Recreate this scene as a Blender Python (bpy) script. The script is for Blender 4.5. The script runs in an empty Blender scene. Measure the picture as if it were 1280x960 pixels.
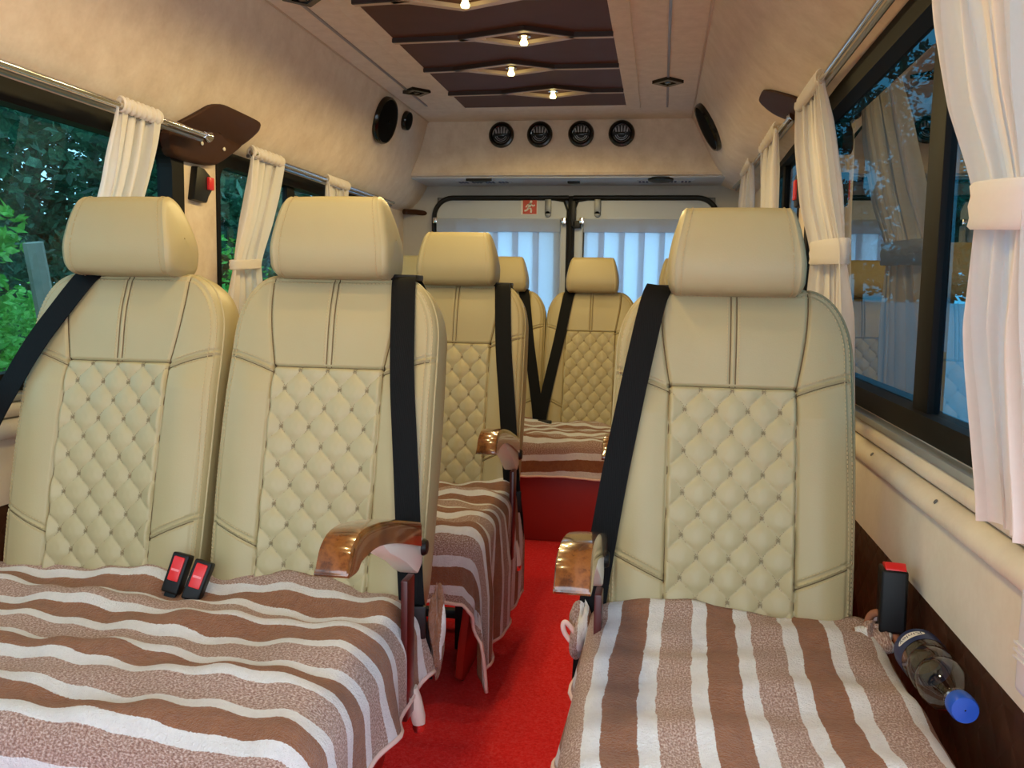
import bpy, bmesh, math, random
import numpy as np
from mathutils import Vector, Matrix
random.seed(7); rng = np.random.default_rng(7)
PI = math.pi
SC = bpy.context.scene
COL = SC.collection

# ------------------------------------------------------------------ materials
def srgb(r, g, b):
    def f(c):
        c /= 255.0
        return c/12.92 if c <= .04045 else ((c+.055)/1.055)**2.4
    return (f(r), f(g), f(b), 1)

class NT:
    def __init__(s, name):
        s.m = bpy.data.materials.new(name); s.m.use_nodes = True
        s.t = s.m.node_tree; s.t.nodes.clear()
        s.out = s.n('ShaderNodeOutputMaterial')
    def n(s, typ, **kw):
        nd = s.t.nodes.new(typ)
        for k, v in kw.items():
            if k.startswith('_'):
                nd.inputs[k[1:].replace('_', ' ')].default_value = v
            else: setattr(nd, k, v)
        return nd
    def l(s, a, b): s.t.links.new(a, b)
    def co(s, kind='Object', scale=(1, 1, 1)):
        tc = s.n('ShaderNodeTexCoord'); mp = s.n('ShaderNodeMapping')
        mp.inputs['Scale'].default_value = scale
        s.l(tc.outputs[kind], mp.inputs['Vector']); return mp.outputs['Vector']
    def noise(s, vec, scale, detail=3, rough=.5):
        nd = s.n('ShaderNodeTexNoise'); nd.inputs['Scale'].default_value = scale
        nd.inputs['Detail'].default_value = detail; nd.inputs['Roughness'].default_value = rough
        s.l(vec, nd.inputs['Vector']); return nd.outputs['Fac']
    def ramp(s, fac, stops, interp='LINEAR'):
        r = s.n('ShaderNodeValToRGB'); r.color_ramp.interpolation = interp
        e = r.color_ramp.elements
        while len(e) < len(stops): e.new(.5)
        for el, (p, c) in zip(e, stops): el.position = p; el.color = c
        s.l(fac, r.inputs['Fac']); return r.outputs['Color']
    def bump(s, h, strength=.2, dist=.002):
        b = s.n('ShaderNodeBump'); b.inputs['Strength'].default_value = strength
        b.inputs['Distance'].default_value = dist
        s.l(h, b.inputs['Height']); return b.outputs['Normal']
    def math(s, op, a, b=None):
        m = s.n('ShaderNodeMath', operation=op)
        for i, v in enumerate((a, b)):
            if v is None: continue
            if isinstance(v, (int, float)): m.inputs[i].default_value = v
            else: s.l(v, m.inputs[i])
        return m.outputs[0]
    def mix(s, fac, a, b, mode='MIX'):
        m = s.n('ShaderNodeMix', data_type='RGBA', blend_type=mode)
        for sock, v in ((m.inputs[0], fac), (m.inputs[6], a), (m.inputs[7], b)):
            if isinstance(v, (int, float, tuple)): sock.default_value = v
            else: s.l(v, sock)
        return m.outputs[2]
    def bsdf(s, color, rough=.5, metal=0, normal=None, spec=.5, sheen=0, coat=0):
        p = s.n('ShaderNodeBsdfPrincipled')
        if isinstance(color, tuple): p.inputs['Base Color'].default_value = color
        else: s.l(color, p.inputs['Base Color'])
        if isinstance(rough, (int, float)): p.inputs['Roughness'].default_value = rough
        else: s.l(rough, p.inputs['Roughness'])
        p.inputs['Metallic'].default_value = metal
        p.inputs['Specular IOR Level'].default_value = spec
        p.inputs['Sheen Weight'].default_value = sheen
        p.inputs['Coat Weight'].default_value = coat
        p.inputs['Coat Roughness'].default_value = .05
        if normal is not None: s.l(normal, p.inputs['Normal'])
        return p
    def done(s, sh):
        s.l(sh.outputs[0] if hasattr(sh, 'outputs') else sh, s.out.inputs['Surface']); return s.m

M = {}
def plain(key, col, rough=.5, metal=0, spec=.5, noise=0, nscale=60, bump=0, bscale=300, coat=0):
    t = NT(key); v = t.co()
    c = col
    if noise:
        f = t.noise(v, nscale, 4)
        c = t.mix(f, tuple(x*(1-noise) for x in col[:3])+(1,), tuple(min(1, x*(1+noise)) for x in col[:3])+(1,))
    nm = t.bump(t.noise(v, bscale, 3), bump, .001) if bump else None
    M[key] = t.done(t.bsdf(c, rough, metal, nm, spec, 0, coat)); return M[key]

def mat_leather(key, col):
    t = NT(key); v = t.co()
    big = t.noise(v, 9, 3); vo = t.n('ShaderNodeTexVoronoi'); vo.inputs['Scale'].default_value = 420
    t.l(v, vo.inputs['Vector'])
    c = t.mix(big, tuple(x*.95 for x in col[:3])+(1,), tuple(min(1, x*1.05) for x in col[:3])+(1,))
    nm = t.bump(vo.outputs['Distance'], .12, .0008)
    M[key] = t.done(t.bsdf(c, .42, 0, nm, .42))
mat_leather('leather', srgb(172, 158, 118))
mat_leather('leather_light', srgb(176, 163, 124))

def mat_suede(key, a, b, scale=14):
    t = NT(key); v = t.co('Object', (1, 1, 1))
    f = t.noise(v, scale, 6, .62); f2 = t.noise(v, 90, 4, .6)
    c = t.ramp(f, [(.3, a), (.7, b)])
    c = t.mix(.25, c, t.ramp(f2, [(.3, a), (.7, b)]))
    nm = t.bump(f2, .18, .002)
    M[key] = t.done(t.bsdf(c, .75, 0, nm, .25, .15))
mat_suede('suede', srgb(210, 190, 168), srgb(232, 216, 197))
mat_suede('suede_ceiling', srgb(218, 200, 178), srgb(238, 222, 202), 22)
mat_suede('sill_vinyl', srgb(214, 203, 184), srgb(228, 219, 203), 10)

def mat_carpet():
    t = NT('red_carpet'); v = t.co()
    f = t.noise(v, 150, 4, .85); g = t.noise(v, 7, 3)
    c = t.ramp(f, [(.30, (.74, .003, .008, 1)), (.50, (1, .010, .018, 1)), (.74, (1, .14, .14, 1))])
    c = t.mix(t.math('MULTIPLY', g, .12), c, (.70, .004, .008, 1))
    nm = t.bump(f, .9, .006)
    M['carpet'] = t.done(t.bsdf(c, .95, 0, nm, .1, .1))
mat_carpet()

def mat_blanket():
    t = NT('striped_fleece')
    tc = t.n('ShaderNodeTexCoord'); sx = t.n('ShaderNodeSeparateXYZ')
    t.l(tc.outputs['UV'], sx.inputs[0])
    ob = tc.outputs['UV']
    warp = t.noise(ob, 14, 3)
    edge = t.noise(ob, 320, 2)
    u = t.math('ADD', sx.outputs[0], t.math('MULTIPLY', t.math('SUBTRACT', warp, .5), .012))
    u = t.math('ADD', u, t.math('MULTIPLY', t.math('SUBTRACT', edge, .5), .004))
    fr = t.math('FRACT', t.math('DIVIDE', u, .138))
    W = srgb(248, 247, 247); B = srgb(140, 88, 58); H = srgb(190, 152, 134)
    fz = t.noise(ob, 230, 3, .8); fz2 = t.noise(ob, 60, 4, .7)
    brown = t.ramp(fz2, [(.25, srgb(132, 76, 40)), (.75, srgb(164, 104, 62))])
    # heather yarn: fine ribbed flecks
    mp = t.n('ShaderNodeMapping'); mp.inputs['Scale'].default_value = (420, 260, 1)
    t.l(ob, mp.inputs['Vector'])
    fl = t.noise(mp.outputs['Vector'], 1.0, 2, .6)
    heath = t.ramp(fl, [(.36, srgb(140, 98, 82)), (.5, srgb(184, 146, 128)), (.66, srgb(226, 204, 194))])
    white = t.ramp(fz2, [(.25, srgb(236, 234, 236)), (.75, W)])
    def step(p): return t.math('GREATER_THAN', fr, p)
    c = t.mix(step(.17), white, brown)
    c = t.mix(step(.49), c, white)
    c = t.mix(step(.66), c, heath)
    nm = t.bump(t.math('ADD', fz, t.math('MULTIPLY', fz2, .8)), .9, .010)
    M['blanket'] = t.done(t.bsdf(c, .95, 0, nm, .08, .35))
mat_blanket()

def mat_wood():
    t = NT('burl_wood'); v = t.co()
    f = t.noise(v, 28, 6, .65)
    f2 = t.noise(v, 70, 3, .7)
    c = t.ramp(f, [(.28, srgb(36, 18, 9)), (.45, srgb(84, 46, 20)), (.6, srgb(132, 80, 36)), (.78, srgb(70, 36, 15))])
    c = t.mix(t.ramp(f2, [(.62, (0, 0, 0, 1)), (.72, (1, 1, 1, 1))]), c, srgb(50, 26, 12))
    M['wood'] = t.done(t.bsdf(c, .2, 0, None, .5, 0, 1))
mat_wood()

def mat_webbing():
    t = NT('belt_webbing'); v = t.co()
    w = t.n('ShaderNodeTexWave'); w.inputs['Scale'].default_value = 130; w.inputs['Distortion'].default_value = 1
    t.l(v, w.inputs['Vector'])
    c = t.mix(w.outputs['Fac'], srgb(10, 10, 11), srgb(18, 18, 19))
    M['webbing'] = t.done(t.bsdf(c, .6, 0, t.bump(w.outputs['Fac'], .3, .001), .12))
mat_webbing()

def mat_quilt_brown():
    t = NT('brown_quilt'); tc = t.n('ShaderNodeTexCoord'); sx = t.n('ShaderNodeSeparateXYZ')
    t.l(tc.outputs['Object'], sx.inputs[0])
    a = t.math('MULTIPLY', t.math('ADD', sx.outputs[1], sx.outputs[2]), 14)
    b = t.math('MULTIPLY', t.math('SUBTRACT', sx.outputs[1], sx.outputs[2]), 14)
    def tri(x): return t.math('ABSOLUTE', t.math('SUBTRACT', t.math('FRACT', x), .5))
    h = t.math('MINIMUM', t.math('SUBTRACT', .5, tri(a)), t.math('SUBTRACT', .5, tri(b)))
    h = t.math('POWER', h, .6)
    n = t.noise(tc.outputs['Object'], 40, 3)
    c = t.mix(n, srgb(52, 30, 20), srgb(76, 46, 32))
    M['brown_quilt'] = t.done(t.bsdf(c, .5, 0, t.bump(h, .35, .012), .2))
mat_quilt_brown()

def glassmat(key, tint, ior=1.5, refl=1.0):
    t = NT(key)
    fr = t.n('ShaderNodeFresnel'); fr.inputs['IOR'].default_value = ior
    tr = t.n('ShaderNodeBsdfTransparent'); tr.inputs['Color'].default_value = tint
    gl = t.n('ShaderNodeBsdfGlossy'); gl.inputs['Roughness'].default_value = 0
    gl.inputs['Color'].default_value = (refl, refl, refl, 1)
    mx = t.n('ShaderNodeMixShader'); geo = t.n('ShaderNodeNewGeometry')
    front = t.math('SUBTRACT', 1.0, geo.outputs['Backfacing'])
    t.l(t.math('MULTIPLY', fr.outputs[0], front), mx.inputs[0]); t.l(tr.outputs[0], mx.inputs[1]); t.l(gl.outputs[0], mx.inputs[2])
    M[key] = t.done(mx)
glassmat('glass_left', (.42, .62, .66, 1), 1.3)
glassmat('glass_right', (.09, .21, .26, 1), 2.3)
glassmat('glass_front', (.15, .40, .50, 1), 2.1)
glassmat('glass_rear', (.62, .86, 1.0, 1), 1.35)
glassmat('bottle_plastic', (.80, .85, .88, 1), 1.9)

def mat_curtain(key, col, transl, transp):
    t = NT(key); v = t.co()
    f = t.noise(v, 120, 3)
    c = t.mix(f, tuple(x*.95 for x in col[:3])+(1,), col)
    d = t.bsdf(c, .8, 0, None, .15, .2)
    tl = t.n('ShaderNodeBsdfTranslucent'); t.l(c, tl.inputs['Color'])
    m1 = t.n('ShaderNodeMixShader'); m1.inputs[0].default_value = transl
    t.l(d.outputs[0], m1.inputs[1]); t.l(tl.outputs[0], m1.inputs[2])
    tp = t.n('ShaderNodeBsdfTransparent')
    m2 = t.n('ShaderNodeMixShader'); m2.inputs[0].default_value = transp
    t.l(m1.outputs[0], m2.inputs[1]); t.l(tp.outputs[0], m2.inputs[2])
    M[key] = t.done(m2)
mat_curtain('curtain', srgb(248, 242, 238), .38, .06)
mat_curtain('curtain_rear', srgb(225, 232, 242), .62, .04)

def mat_leaf(key, cols, scale=3):
    t = NT(key); v = t.co()
    f = t.noise(v, scale, 4, .6); g = t.noise(v, 40, 2)
    c = t.ramp(t.math('ADD', t.math('MULTIPLY', f, .6), t.math('MULTIPLY', g, .4)),
               [(.32, cols[0]), (.5, cols[1]), (.66, cols[2])])
    d = t.bsdf(c, .5, 0, None, .3); tl = t.n('ShaderNodeBsdfTranslucent'); t.l(c, tl.inputs['Color'])
    m1 = t.n('ShaderNodeMixShader'); m1.inputs[0].default_value = .3
    t.l(d.outputs[0], m1.inputs[1]); t.l(tl.outputs[0], m1.inputs[2])
    M[key] = t.done(m1)
mat_leaf('leaf_dark', [srgb(26, 58, 50), srgb(54, 104, 80), srgb(104, 160, 122)])
mat_leaf('leaf_bright', [srgb(48, 120, 44), srgb(98, 178, 70), srgb(170, 226, 120)])
mat_leaf('grass', [srgb(60, 96, 44), srgb(100, 140, 66), srgb(140, 170, 90)])

plain('black', srgb(12, 12, 13), .45, 0, .3)
plain('speaker_cloth', srgb(10, 10, 11), .9, 0, .08)
plain('rubber', srgb(12, 12, 13), .6)
plain('black_gloss', srgb(12, 12, 13), .18)
plain('frame_black', srgb(12, 12, 13), .6, 0, .2)
plain('chrome', srgb(225, 225, 228), .12, 1)
plain('steel', srgb(160, 162, 165), .3, 1)
plain('latch_grey', srgb(110, 112, 112), .4, .5)
plain('silver_ledge', srgb(172, 180, 186), .35, .6)
plain('grey_trim', srgb(150, 146, 148), .35, .3)
plain('brown_vinyl', srgb(68, 43, 31), .6, 0, .22, .12, 40, .2, 260)
plain('ceiling_brown', srgb(92, 60, 50), .6, 0, .25, .15, 12, .08, 200)
plain('taupe', srgb(205, 182, 156), .4, 0, .4)
plain('board_edge', srgb(44, 26, 21), .6)
plain('cream_plastic', srgb(226, 220, 208), .35)
plain('maroon', srgb(150, 34, 22), .45, 0, .4, .1, 20, .1, 260)
plain('maroon_dark', srgb(72, 17, 14), .3)
plain('red_plastic', srgb(214, 34, 36), .35)
plain('pink_label', srgb(235, 130, 135), .5)
plain('door_paint', srgb(196, 200, 202), .4, 0, .4, .03, 8)
plain('grey_lining', srgb(186, 182, 176), .7, 0, .2, .04, 30)
plain('housing_white', srgb(196, 200, 206), .5)
plain('white_plastic', srgb(226, 224, 234), .4)
plain('blue_cap', srgb(14, 84, 200), .35)
plain('navy', srgb(26, 46, 96), .4)
plain('white', srgb(240, 240, 240), .5)
plain('thread', srgb(186, 164, 120), .7)
plain('thread_dark', srgb(138, 122, 88), .7)
plain('seam_shade', srgb(104, 86, 56), .8)  # dark brown that paints the shade inside the seam grooves
plain('sign_red', srgb(196, 66, 40), .5)
plain('sign_white', srgb(235, 225, 215), .5)
plain('hem', srgb(226, 196, 188), .9, 0, .1)
plain('hem_brown', srgb(150, 100, 76), .9, 0, .1)
plain('bark', srgb(92, 84, 72), .9, 0, .1, .3, 20, .5, 60)
plain('concrete', srgb(148, 142, 132), .9, 0, .1, .2, 30, .3, 80)
plain('bounce_pale', srgb(214, 212, 206), .9, 0, .1, .05, 6)  # pale tone of the ground added to reflect skylight
plain('earth', srgb(96, 104, 64), .95, 0, .1, .3, 4)
plain('pale_wall', srgb(206, 222, 232), .8, 0, .2, .05, 3)
plain('body_outer', srgb(225, 228, 230), .35)
def emit(key, col, s):
    t = NT(key); e = t.n('ShaderNodeEmission'); e.inputs['Color'].default_value = col; e.inputs['Strength'].default_value = s
    M[key] = t.done(e)
emit('bulb', (1, .82, .28, 1), 9)

# ------------------------------------------------------------------ mesh builder
class MB:
    def __init__(s): s.v = []; s.f = []; s.uv = None
    def add(s, vs, fs):
        o = len(s.v); s.v.extend([tuple(float(c) for c in p) for p in vs]); s.f.extend([tuple(i+o for i in f) for f in fs]); return s
    def box(s, x0, x1, y0, y1, z0, z1):
        vs = [(x, y, z) for z in (z0, z1) for y in (y0, y1) for x in (x0, x1)]
        return s.add(vs, [(0, 2, 3, 1), (4, 5, 7, 6), (0, 1, 5, 4), (2, 6, 7, 3), (0, 4, 6, 2), (1, 3, 7, 5)])
    def grid(s, P, close_u=False, close_v=False):
        # P: array [nu][nv] of points
        P = np.asarray(P); nu, nv = P.shape[:2]
        fs = []
        for i in range(nu if close_u else nu-1):
            for j in range(nv if close_v else nv-1):
                a = i*nv+j; b = i*nv+(j+1) % nv; c = ((i+1) % nu)*nv+(j+1) % nv; d = ((i+1) % nu)*nv+j
                fs.append((a, b, c, d))
        return s.add(P.reshape(-1, 3), fs)
    def tube(s, pts, r, n=8, cap=True):
        pts = [Vector(p) for p in pts]; rs = r if hasattr(r, '__len__') else [r]*len(pts)
        rings = []; up = None
        for i, p in enumerate(pts):
            t = (pts[min(i+1, len(pts)-1)]-pts[max(i-1, 0)]).normalized()
            if up is None:
                up = Vector((0, 0, 1)) if abs(t.z) < .9 else Vector((1, 0, 0))
            a = (up-t*up.dot(t)); a = a.normalized() if a.length > 1e-6 else t.orthogonal().normalized()
            up = a; b = t.cross(a)
            rings.append([p+(a*math.cos(k*2*PI/n)+b*math.sin(k*2*PI/n))*rs[i] for k in range(n)])
        o = len(s.v); s.grid([[tuple(q) for q in r_] for r_ in rings], close_v=True)
        if cap:
            s.f.append(tuple(o+k for k in range(n))[::-1]); e = o+(len(pts)-1)*n
            s.f.append(tuple(e+k for k in range(n)))
        return s
    def lathe(s, prof, origin=(0, 0, 0), axis=(0, 0, 1), n=32, cap=True):
        ax = Vector(axis).normalized(); a = ax.orthogonal().normalized(); b = ax.cross(a); o_ = Vector(origin)
        P = [[tuple(o_+ax*h+(a*math.cos(k*2*PI/n)+b*math.sin(k*2*PI/n))*r) for k in range(n)] for r, h in prof]
        o = len(s.v); s.grid(P, close_v=True)
        if cap:
            s.f.append(tuple(o+k for k in range(n))[::-1]); e = o+(len(prof)-1)*n
            s.f.append(tuple(e+k for k in range(n)))
        return s
    def prism(s, poly, d0, d1, fn):
        # poly 2-D points, fn(a,b,d) -> xyz
        n = len(poly)
        vs = [fn(a, b, d0) for a, b in poly]+[fn(a, b, d1) for a, b in poly]
        fs = [tuple(range(n))[::-1], tuple(range(n, 2*n))]+[(i, (i+1) % n, n+(i+1) % n, n+i) for i in range(n)]
        return s.add(vs, fs)

YZ = lambda a, b, d: (d, a, b)      # poly in (Y,Z), depth X
XY = lambda a, b, d: (a, b, d)
XZ = lambda a, b, d: (a, d, b)

YS = 1.157                      # the room was measured in a shorter depth unit
def wloc(o):
    p = Vector((0, 0, 0))
    while o is not None: p += o.location; o = o.parent
    return p

def mesh_of(name, mb, mat, smooth=True, bevel=0, segs=2, uv=None, angle=40, fixn=True):
    me = bpy.data.meshes.new(name); me.from_pydata(mb.v, [], mb.f)
    bm = bmesh.new(); bm.from_mesh(me)
    if fixn: bmesh.ops.recalc_face_normals(bm, faces=bm.faces)
    if bevel:
        es = [e for e in bm.edges if len(e.link_faces) == 2 and e.calc_face_angle(0) > .5]
        bmesh.ops.bevel(bm, geom=es, offset=bevel, segments=segs, affect='EDGES', profile=.6, clamp_overlap=True)
    bm.to_mesh(me); bm.free()
    if uv is not None:
        ul = me.uv_layers.new(name='UVMap')
        idx = np.empty(len(me.loops), dtype=np.int32); me.loops.foreach_get('vertex_index', idx)
        ul.data.foreach_set('uv', np.asarray(uv, dtype=np.float32)[idx].reshape(-1))
    me.materials.append(M[mat])
    if smooth:
        me.polygons.foreach_set('use_smooth', [True]*len(me.polygons))
        try: me.set_sharp_from_angle(angle=math.radians(angle))
        except Exception: pass
    return me

def inst(name, me, parent=None, loc=(0, 0, 0), rot=(0, 0, 0)):
    o = bpy.data.objects.new(name, me); COL.objects.link(o)
    o.location = loc; o.rotation_euler = rot
    if parent is not None: o.parent = parent
    return o

def obj(name, mb, mat, parent=None, **kw):
    """link a mesh built in world coordinates (parents here are never rotated)"""
    if YS != 1: mb.v = [(x, y*YS, z) for x, y, z in mb.v]
    if parent is not None: org = wloc(parent)
    else:
        a = np.array(mb.v); lo, hi = a.min(0), a.max(0)
        org = Vector(((lo[0]+hi[0])/2, (lo[1]+hi[1])/2, lo[2]))
    mb.v = [(x-org.x, y-org.y, z-org.z) for x, y, z in mb.v]
    me = mesh_of(name, mb, mat, **kw)
    return inst(name, me, parent, (0, 0, 0) if parent is not None else tuple(org))

def empty(name, loc, label=None, cat=None, group=None):
    o = bpy.data.objects.new(name, None); COL.objects.link(o); o.location = (loc[0], loc[1]*YS, loc[2]); o.empty_display_size = .05
    if label: tag(o, label, cat, group)
    return o
def tag(o, label, cat, group=None):
    o['label'] = label; o['category'] = cat
    if group: o['group'] = group
    return o
def struct(name, mb, mat, parent=None, **kw):
    o = obj(name, mb, mat, parent, **kw); o['kind'] = 'structure'; return o

# ------------------------------------------------------------------ van shell numbers
GL, GR = -1.40, .465            # window glass planes
CZ = 1.78                       # ceiling
CL, CR = -1.150, .116           # ceiling edges
Y0, Y1 = -1.3, 3.70             # front opening, rear bulkhead
YB = 3.98                       # rear door plane
WZ0, WZ1L, WZ1R = .735, 1.375, 1.490

# floor
f = MB().box(-1.46, .53, Y0, YB+.05, -.05, 0)
struct('floor', f, 'carpet')
# ceiling
struct('ceiling', MB().box(CL-.03, CR+.03, Y0, Y1+.02, CZ, CZ+.03), 'suede_ceiling')

def upper_wall(side):
    ys = np.linspace(Y0, YB+.04, 40)
    if side == 'left':
        near = [(-1.385, WZ1L), (-1.335, 1.40), (-1.285, 1.46), (-1.235, 1.55), (-1.185, 1.66), (CL, CZ+.005)]
        far = [(-1.375, WZ1L), (-1.32, 1.40), (-1.27, 1.455), (-1.232, 1.53), (-1.185, 1.65), (CL, CZ+.005)]
    else:
        near = [(.455, WZ1R), (.430, 1.51), (.375, 1.55), (.29, 1.61), (.195, 1.70), (CR, CZ+.005)]
        far = [(.44, 1.455), (.40, 1.470), (.33, 1.49), (.250, 1.535), (.178, 1.66), (CR, CZ+.005)]
    def smooth(pr, n=24):
        pr = np.array(pr); t = np.linspace(0, 1, len(pr)); tt = np.linspace(0, 1, n)
        m = np.gradient(pr, t, axis=0); out = []
        for q in tt:
            i = min(int(q*(len(pr)-1)), len(pr)-2); h = t[i+1]-t[i]; u = (q-t[i])/h
            out.append((2*u**3-3*u**2+1)*pr[i]+(u**3-2*u**2+u)*h*m[i]+(-2*u**3+3*u**2)*pr[i+1]+(u**3-u**2)*h*m[i+1])
        return np.array(out)
    n_, f_ = smooth(near), smooth(far)
    P = []
    for y in ys:
        k = min(max((y-1.6)/(Y1-1.6), 0), 1); k = k*k*(3-2*k) if side == 'right' else k
        pr = n_*(1-k)+f_*k
        P.append([(x, y, z) for x, z in pr])
    P = np.array(P); off = np.array([-.05 if side == 'left' else .05, 0, .035])
    mb = MB().grid(P); o = len(mb.v); mb.grid(P+off)
    nu, nv = P.shape[:2]
    for i in range(nu-1):
        a = i*nv; b = (i+1)*nv; mb.f.append((a, b, o+b, o+a))
        a += nv-1; b += nv-1; mb.f.append((a, o+a, o+b, b))
    for j in range(nv-1):
        mb.f.append((j, o+j, o+j+1, j+1)); e = (nu-1)*nv; mb.f.append((e+j, e+j+1, o+e+j+1, o+e+j))
    return mb, P
mbL, PL = upper_wall('left'); mbR, PR = upper_wall('right')

def wallpoint(side, y, z):
    P = PL if side == 'left' else PR
    ys = P[:, 0, 1]; i = int(np.clip(np.searchsorted(ys, y)-1, 0, len(ys)-2)); k = (y-ys[i])/(ys[i+1]-ys[i])
    pr = P[i]*(1-k)+P[i+1]*k
    x = np.interp(z, pr[:, 2], pr[:, 0])
    j = int(np.clip(np.searchsorted(pr[:, 2], z), 1, len(pr)-1))
    d = pr[j]-pr[j-1]; tz = Vector((d[0], 0, d[2])).normalized()
    n = Vector((tz.z, 0, -tz.x)) if side == 'left' else Vector((-tz.z, 0, tz.x))
    if (n.x > 0) != (side == 'left'): n = -n
    return Vector((x, y, z)), n, tz

# side walls with pillars between the window openings
WIN_L = [(-.9, 2.06), (2.235, 3.50)]
WIN_R = [(.80, 2.48), (2.62, 3.5)]
YR0 = .73                       # right wall starts behind the open side doorway
def side_wall(side):
    mb = mbL if side == 'left' else mbR
    X = GL if side == 'left' else GR
    sg = -1 if side == 'left' else 1
    inn = X-sg*.03; out = X+sg*.045
    z1 = WZ1L if side == 'left' else WZ1R
    a, b = min(inn, out), max(inn, out)
    ys_ = Y0 if side == 'left' else YR0
    mb.box(a, b, ys_, YB+.04, -.02, WZ0-.01)
    wins = WIN_L if side == 'left' else WIN_R
    edges = [ys_]+[e for w in wins for e in w]+[YB+.04]
    for i in range(0, len(edges), 2):
        y0, y1 = edges[i], edges[i+1]
        mb.box(a, b, y0, y1, WZ0-.01, z1+.03)
    struct('wall_'+side, mb, 'suede', angle=30)
side_wall('left'); side_wall('right')

# windows: black frame ring, panes, mullion
def round_rect(y0, y1, z0, z1, r, n=6):
    pts = []
    for cy_, cz_, a0 in ((y1-r, z1-r, 0), (y0+r, z1-r, 90), (y0+r, z0+r, 180), (y1-r, z0+r, 270)):
        for k in range(n+1):
            a = math.radians(a0+90*k/n); pts.append((cy_+r*math.cos(a), cz_+r*math.sin(a)))
    return pts
def ring(mb, outer, inner, d0, d1, fn):
    n = len(outer); o = len(mb.v)
    vs = [fn(*p, d) for d in (d0, d1) for p in outer]+[fn(*p, d) for d in (d0, d1) for p in inner]
    fs = []
    for i in range(n):
        j = (i+1) % n
        fs += [(i, j, n+j, n+i), (2*n+i, 3*n+i, 3*n+j, 2*n+j), (i, 2*n+i, 2*n+j, j), (n+i, n+j, 3*n+j, 3*n+i)]
    mb.add(vs, fs)
wn = 0
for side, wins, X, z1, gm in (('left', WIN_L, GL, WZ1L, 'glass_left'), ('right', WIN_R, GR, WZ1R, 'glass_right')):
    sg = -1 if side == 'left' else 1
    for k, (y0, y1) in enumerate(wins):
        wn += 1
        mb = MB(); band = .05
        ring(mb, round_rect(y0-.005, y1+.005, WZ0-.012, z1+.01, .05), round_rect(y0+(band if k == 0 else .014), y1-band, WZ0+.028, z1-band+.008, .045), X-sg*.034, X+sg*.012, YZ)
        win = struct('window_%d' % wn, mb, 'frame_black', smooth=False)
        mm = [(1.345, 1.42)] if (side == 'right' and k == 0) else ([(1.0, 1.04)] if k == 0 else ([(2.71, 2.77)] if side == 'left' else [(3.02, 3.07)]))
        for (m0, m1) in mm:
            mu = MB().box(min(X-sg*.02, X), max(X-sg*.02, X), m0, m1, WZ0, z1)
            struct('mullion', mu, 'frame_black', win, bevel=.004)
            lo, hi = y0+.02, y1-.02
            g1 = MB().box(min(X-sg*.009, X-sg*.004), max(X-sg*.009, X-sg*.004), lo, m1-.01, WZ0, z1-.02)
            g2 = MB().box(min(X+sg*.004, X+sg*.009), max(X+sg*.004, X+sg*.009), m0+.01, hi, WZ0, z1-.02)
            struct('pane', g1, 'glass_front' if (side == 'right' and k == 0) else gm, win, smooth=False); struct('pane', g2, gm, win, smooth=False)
        # lower slide track
        tr = MB().box(min(X-sg*.032, X-sg*.015), max(X-sg*.032, X-sg*.015), y0, y1, WZ0-.002, WZ0+.016)
        struct('slide_track', tr, 'steel', win, bevel=.003)

# sills, padded rolls and lower quilted panels
tn = 0
def trim(mb, mat, **kw):
    global tn; tn += 1
    return struct('trim_%d' % tn, mb, mat, **kw)
def yroll(x, z, rx, rz, y0, y1, n=20):
    P = []
    for y in np.linspace(y0, y1, 30):
        P.append([(x+rx*math.cos(a), y, z+rz*math.sin(a)) for a in np.linspace(0, 2*PI, n, endpoint=False)])
    return MB().grid(P, close_v=True)
for side in ('left', 'right'):
    X = GL if side == 'left' else GR; sg = -1 if side == 'left' else 1
    inn = X-sg*.03; ys_ = Y0 if side == 'left' else YR0
    trim(MB().box(min(inn-sg*.022, inn+sg*.004), max(inn-sg*.022, inn+sg*.004), ys_, YB, WZ0-.03, WZ0-.016), 'silver_ledge', bevel=.004)
    trim(yroll(inn-sg*.002, .687, .022, .018, ys_, YB), 'sill_vinyl')
    low = trim(yroll(inn-sg*.012, .646, .024, .021, ys_, YB), 'sill_vinyl')
    if side == 'right':
        for y_ in (1.16, 1.50):
            struct('scuff_mark', MB().lathe([(.001, .0), (.004, .0005), (.0035, .002), (.001, .0025)], (inn-sg*.030, y_, .660), (-.8, 0, .6), 10, False), 'latch_grey', low)
    trim(MB().box(min(inn-sg*.012, inn+sg*.004), max(inn-sg*.012, inn+sg*.004), ys_, YB, .485, .640), 'sill_vinyl', bevel=.004)
    trim(MB().box(min(inn-sg*.006, inn+sg*.004), max(inn-sg*.006, inn+sg*.004), ys_, YB, .0, .487), 'brown_quilt', bevel=.002)
# little dark scuffs on the lower roll (right)
# ceiling border frame around the brown panel and grey strips
b = MB()
b.box(-.955, -.885, Y0, 3.455, CZ-.012, CZ+.002); b.box(-.176, -.115, Y0, 3.455, CZ-.012, CZ+.002); b.box(-.885, -.176, 3.39, 3.455, CZ-.012, CZ+.002)
trim(b, 'suede_ceiling', bevel=.004)
trim(MB().box(-1.064, -1.054, Y0, 3.38, CZ-.004, CZ+.002), 'grey_trim', bevel=.001)
trim(MB().box(-.005, .004, Y0, 3.47, CZ-.004, CZ+.002), 'grey_trim', bevel=.001)
# seam cord along the ceiling edges
trim(MB().tube([(CL+.002, Y0, CZ-.001), (CL+.002, Y1, CZ-.001)], .003), 'taupe')
trim(MB().tube([(CR-.002, Y0, CZ-.001), (CR-.002, Y1, CZ-.001)], .003), 'taupe')

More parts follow.
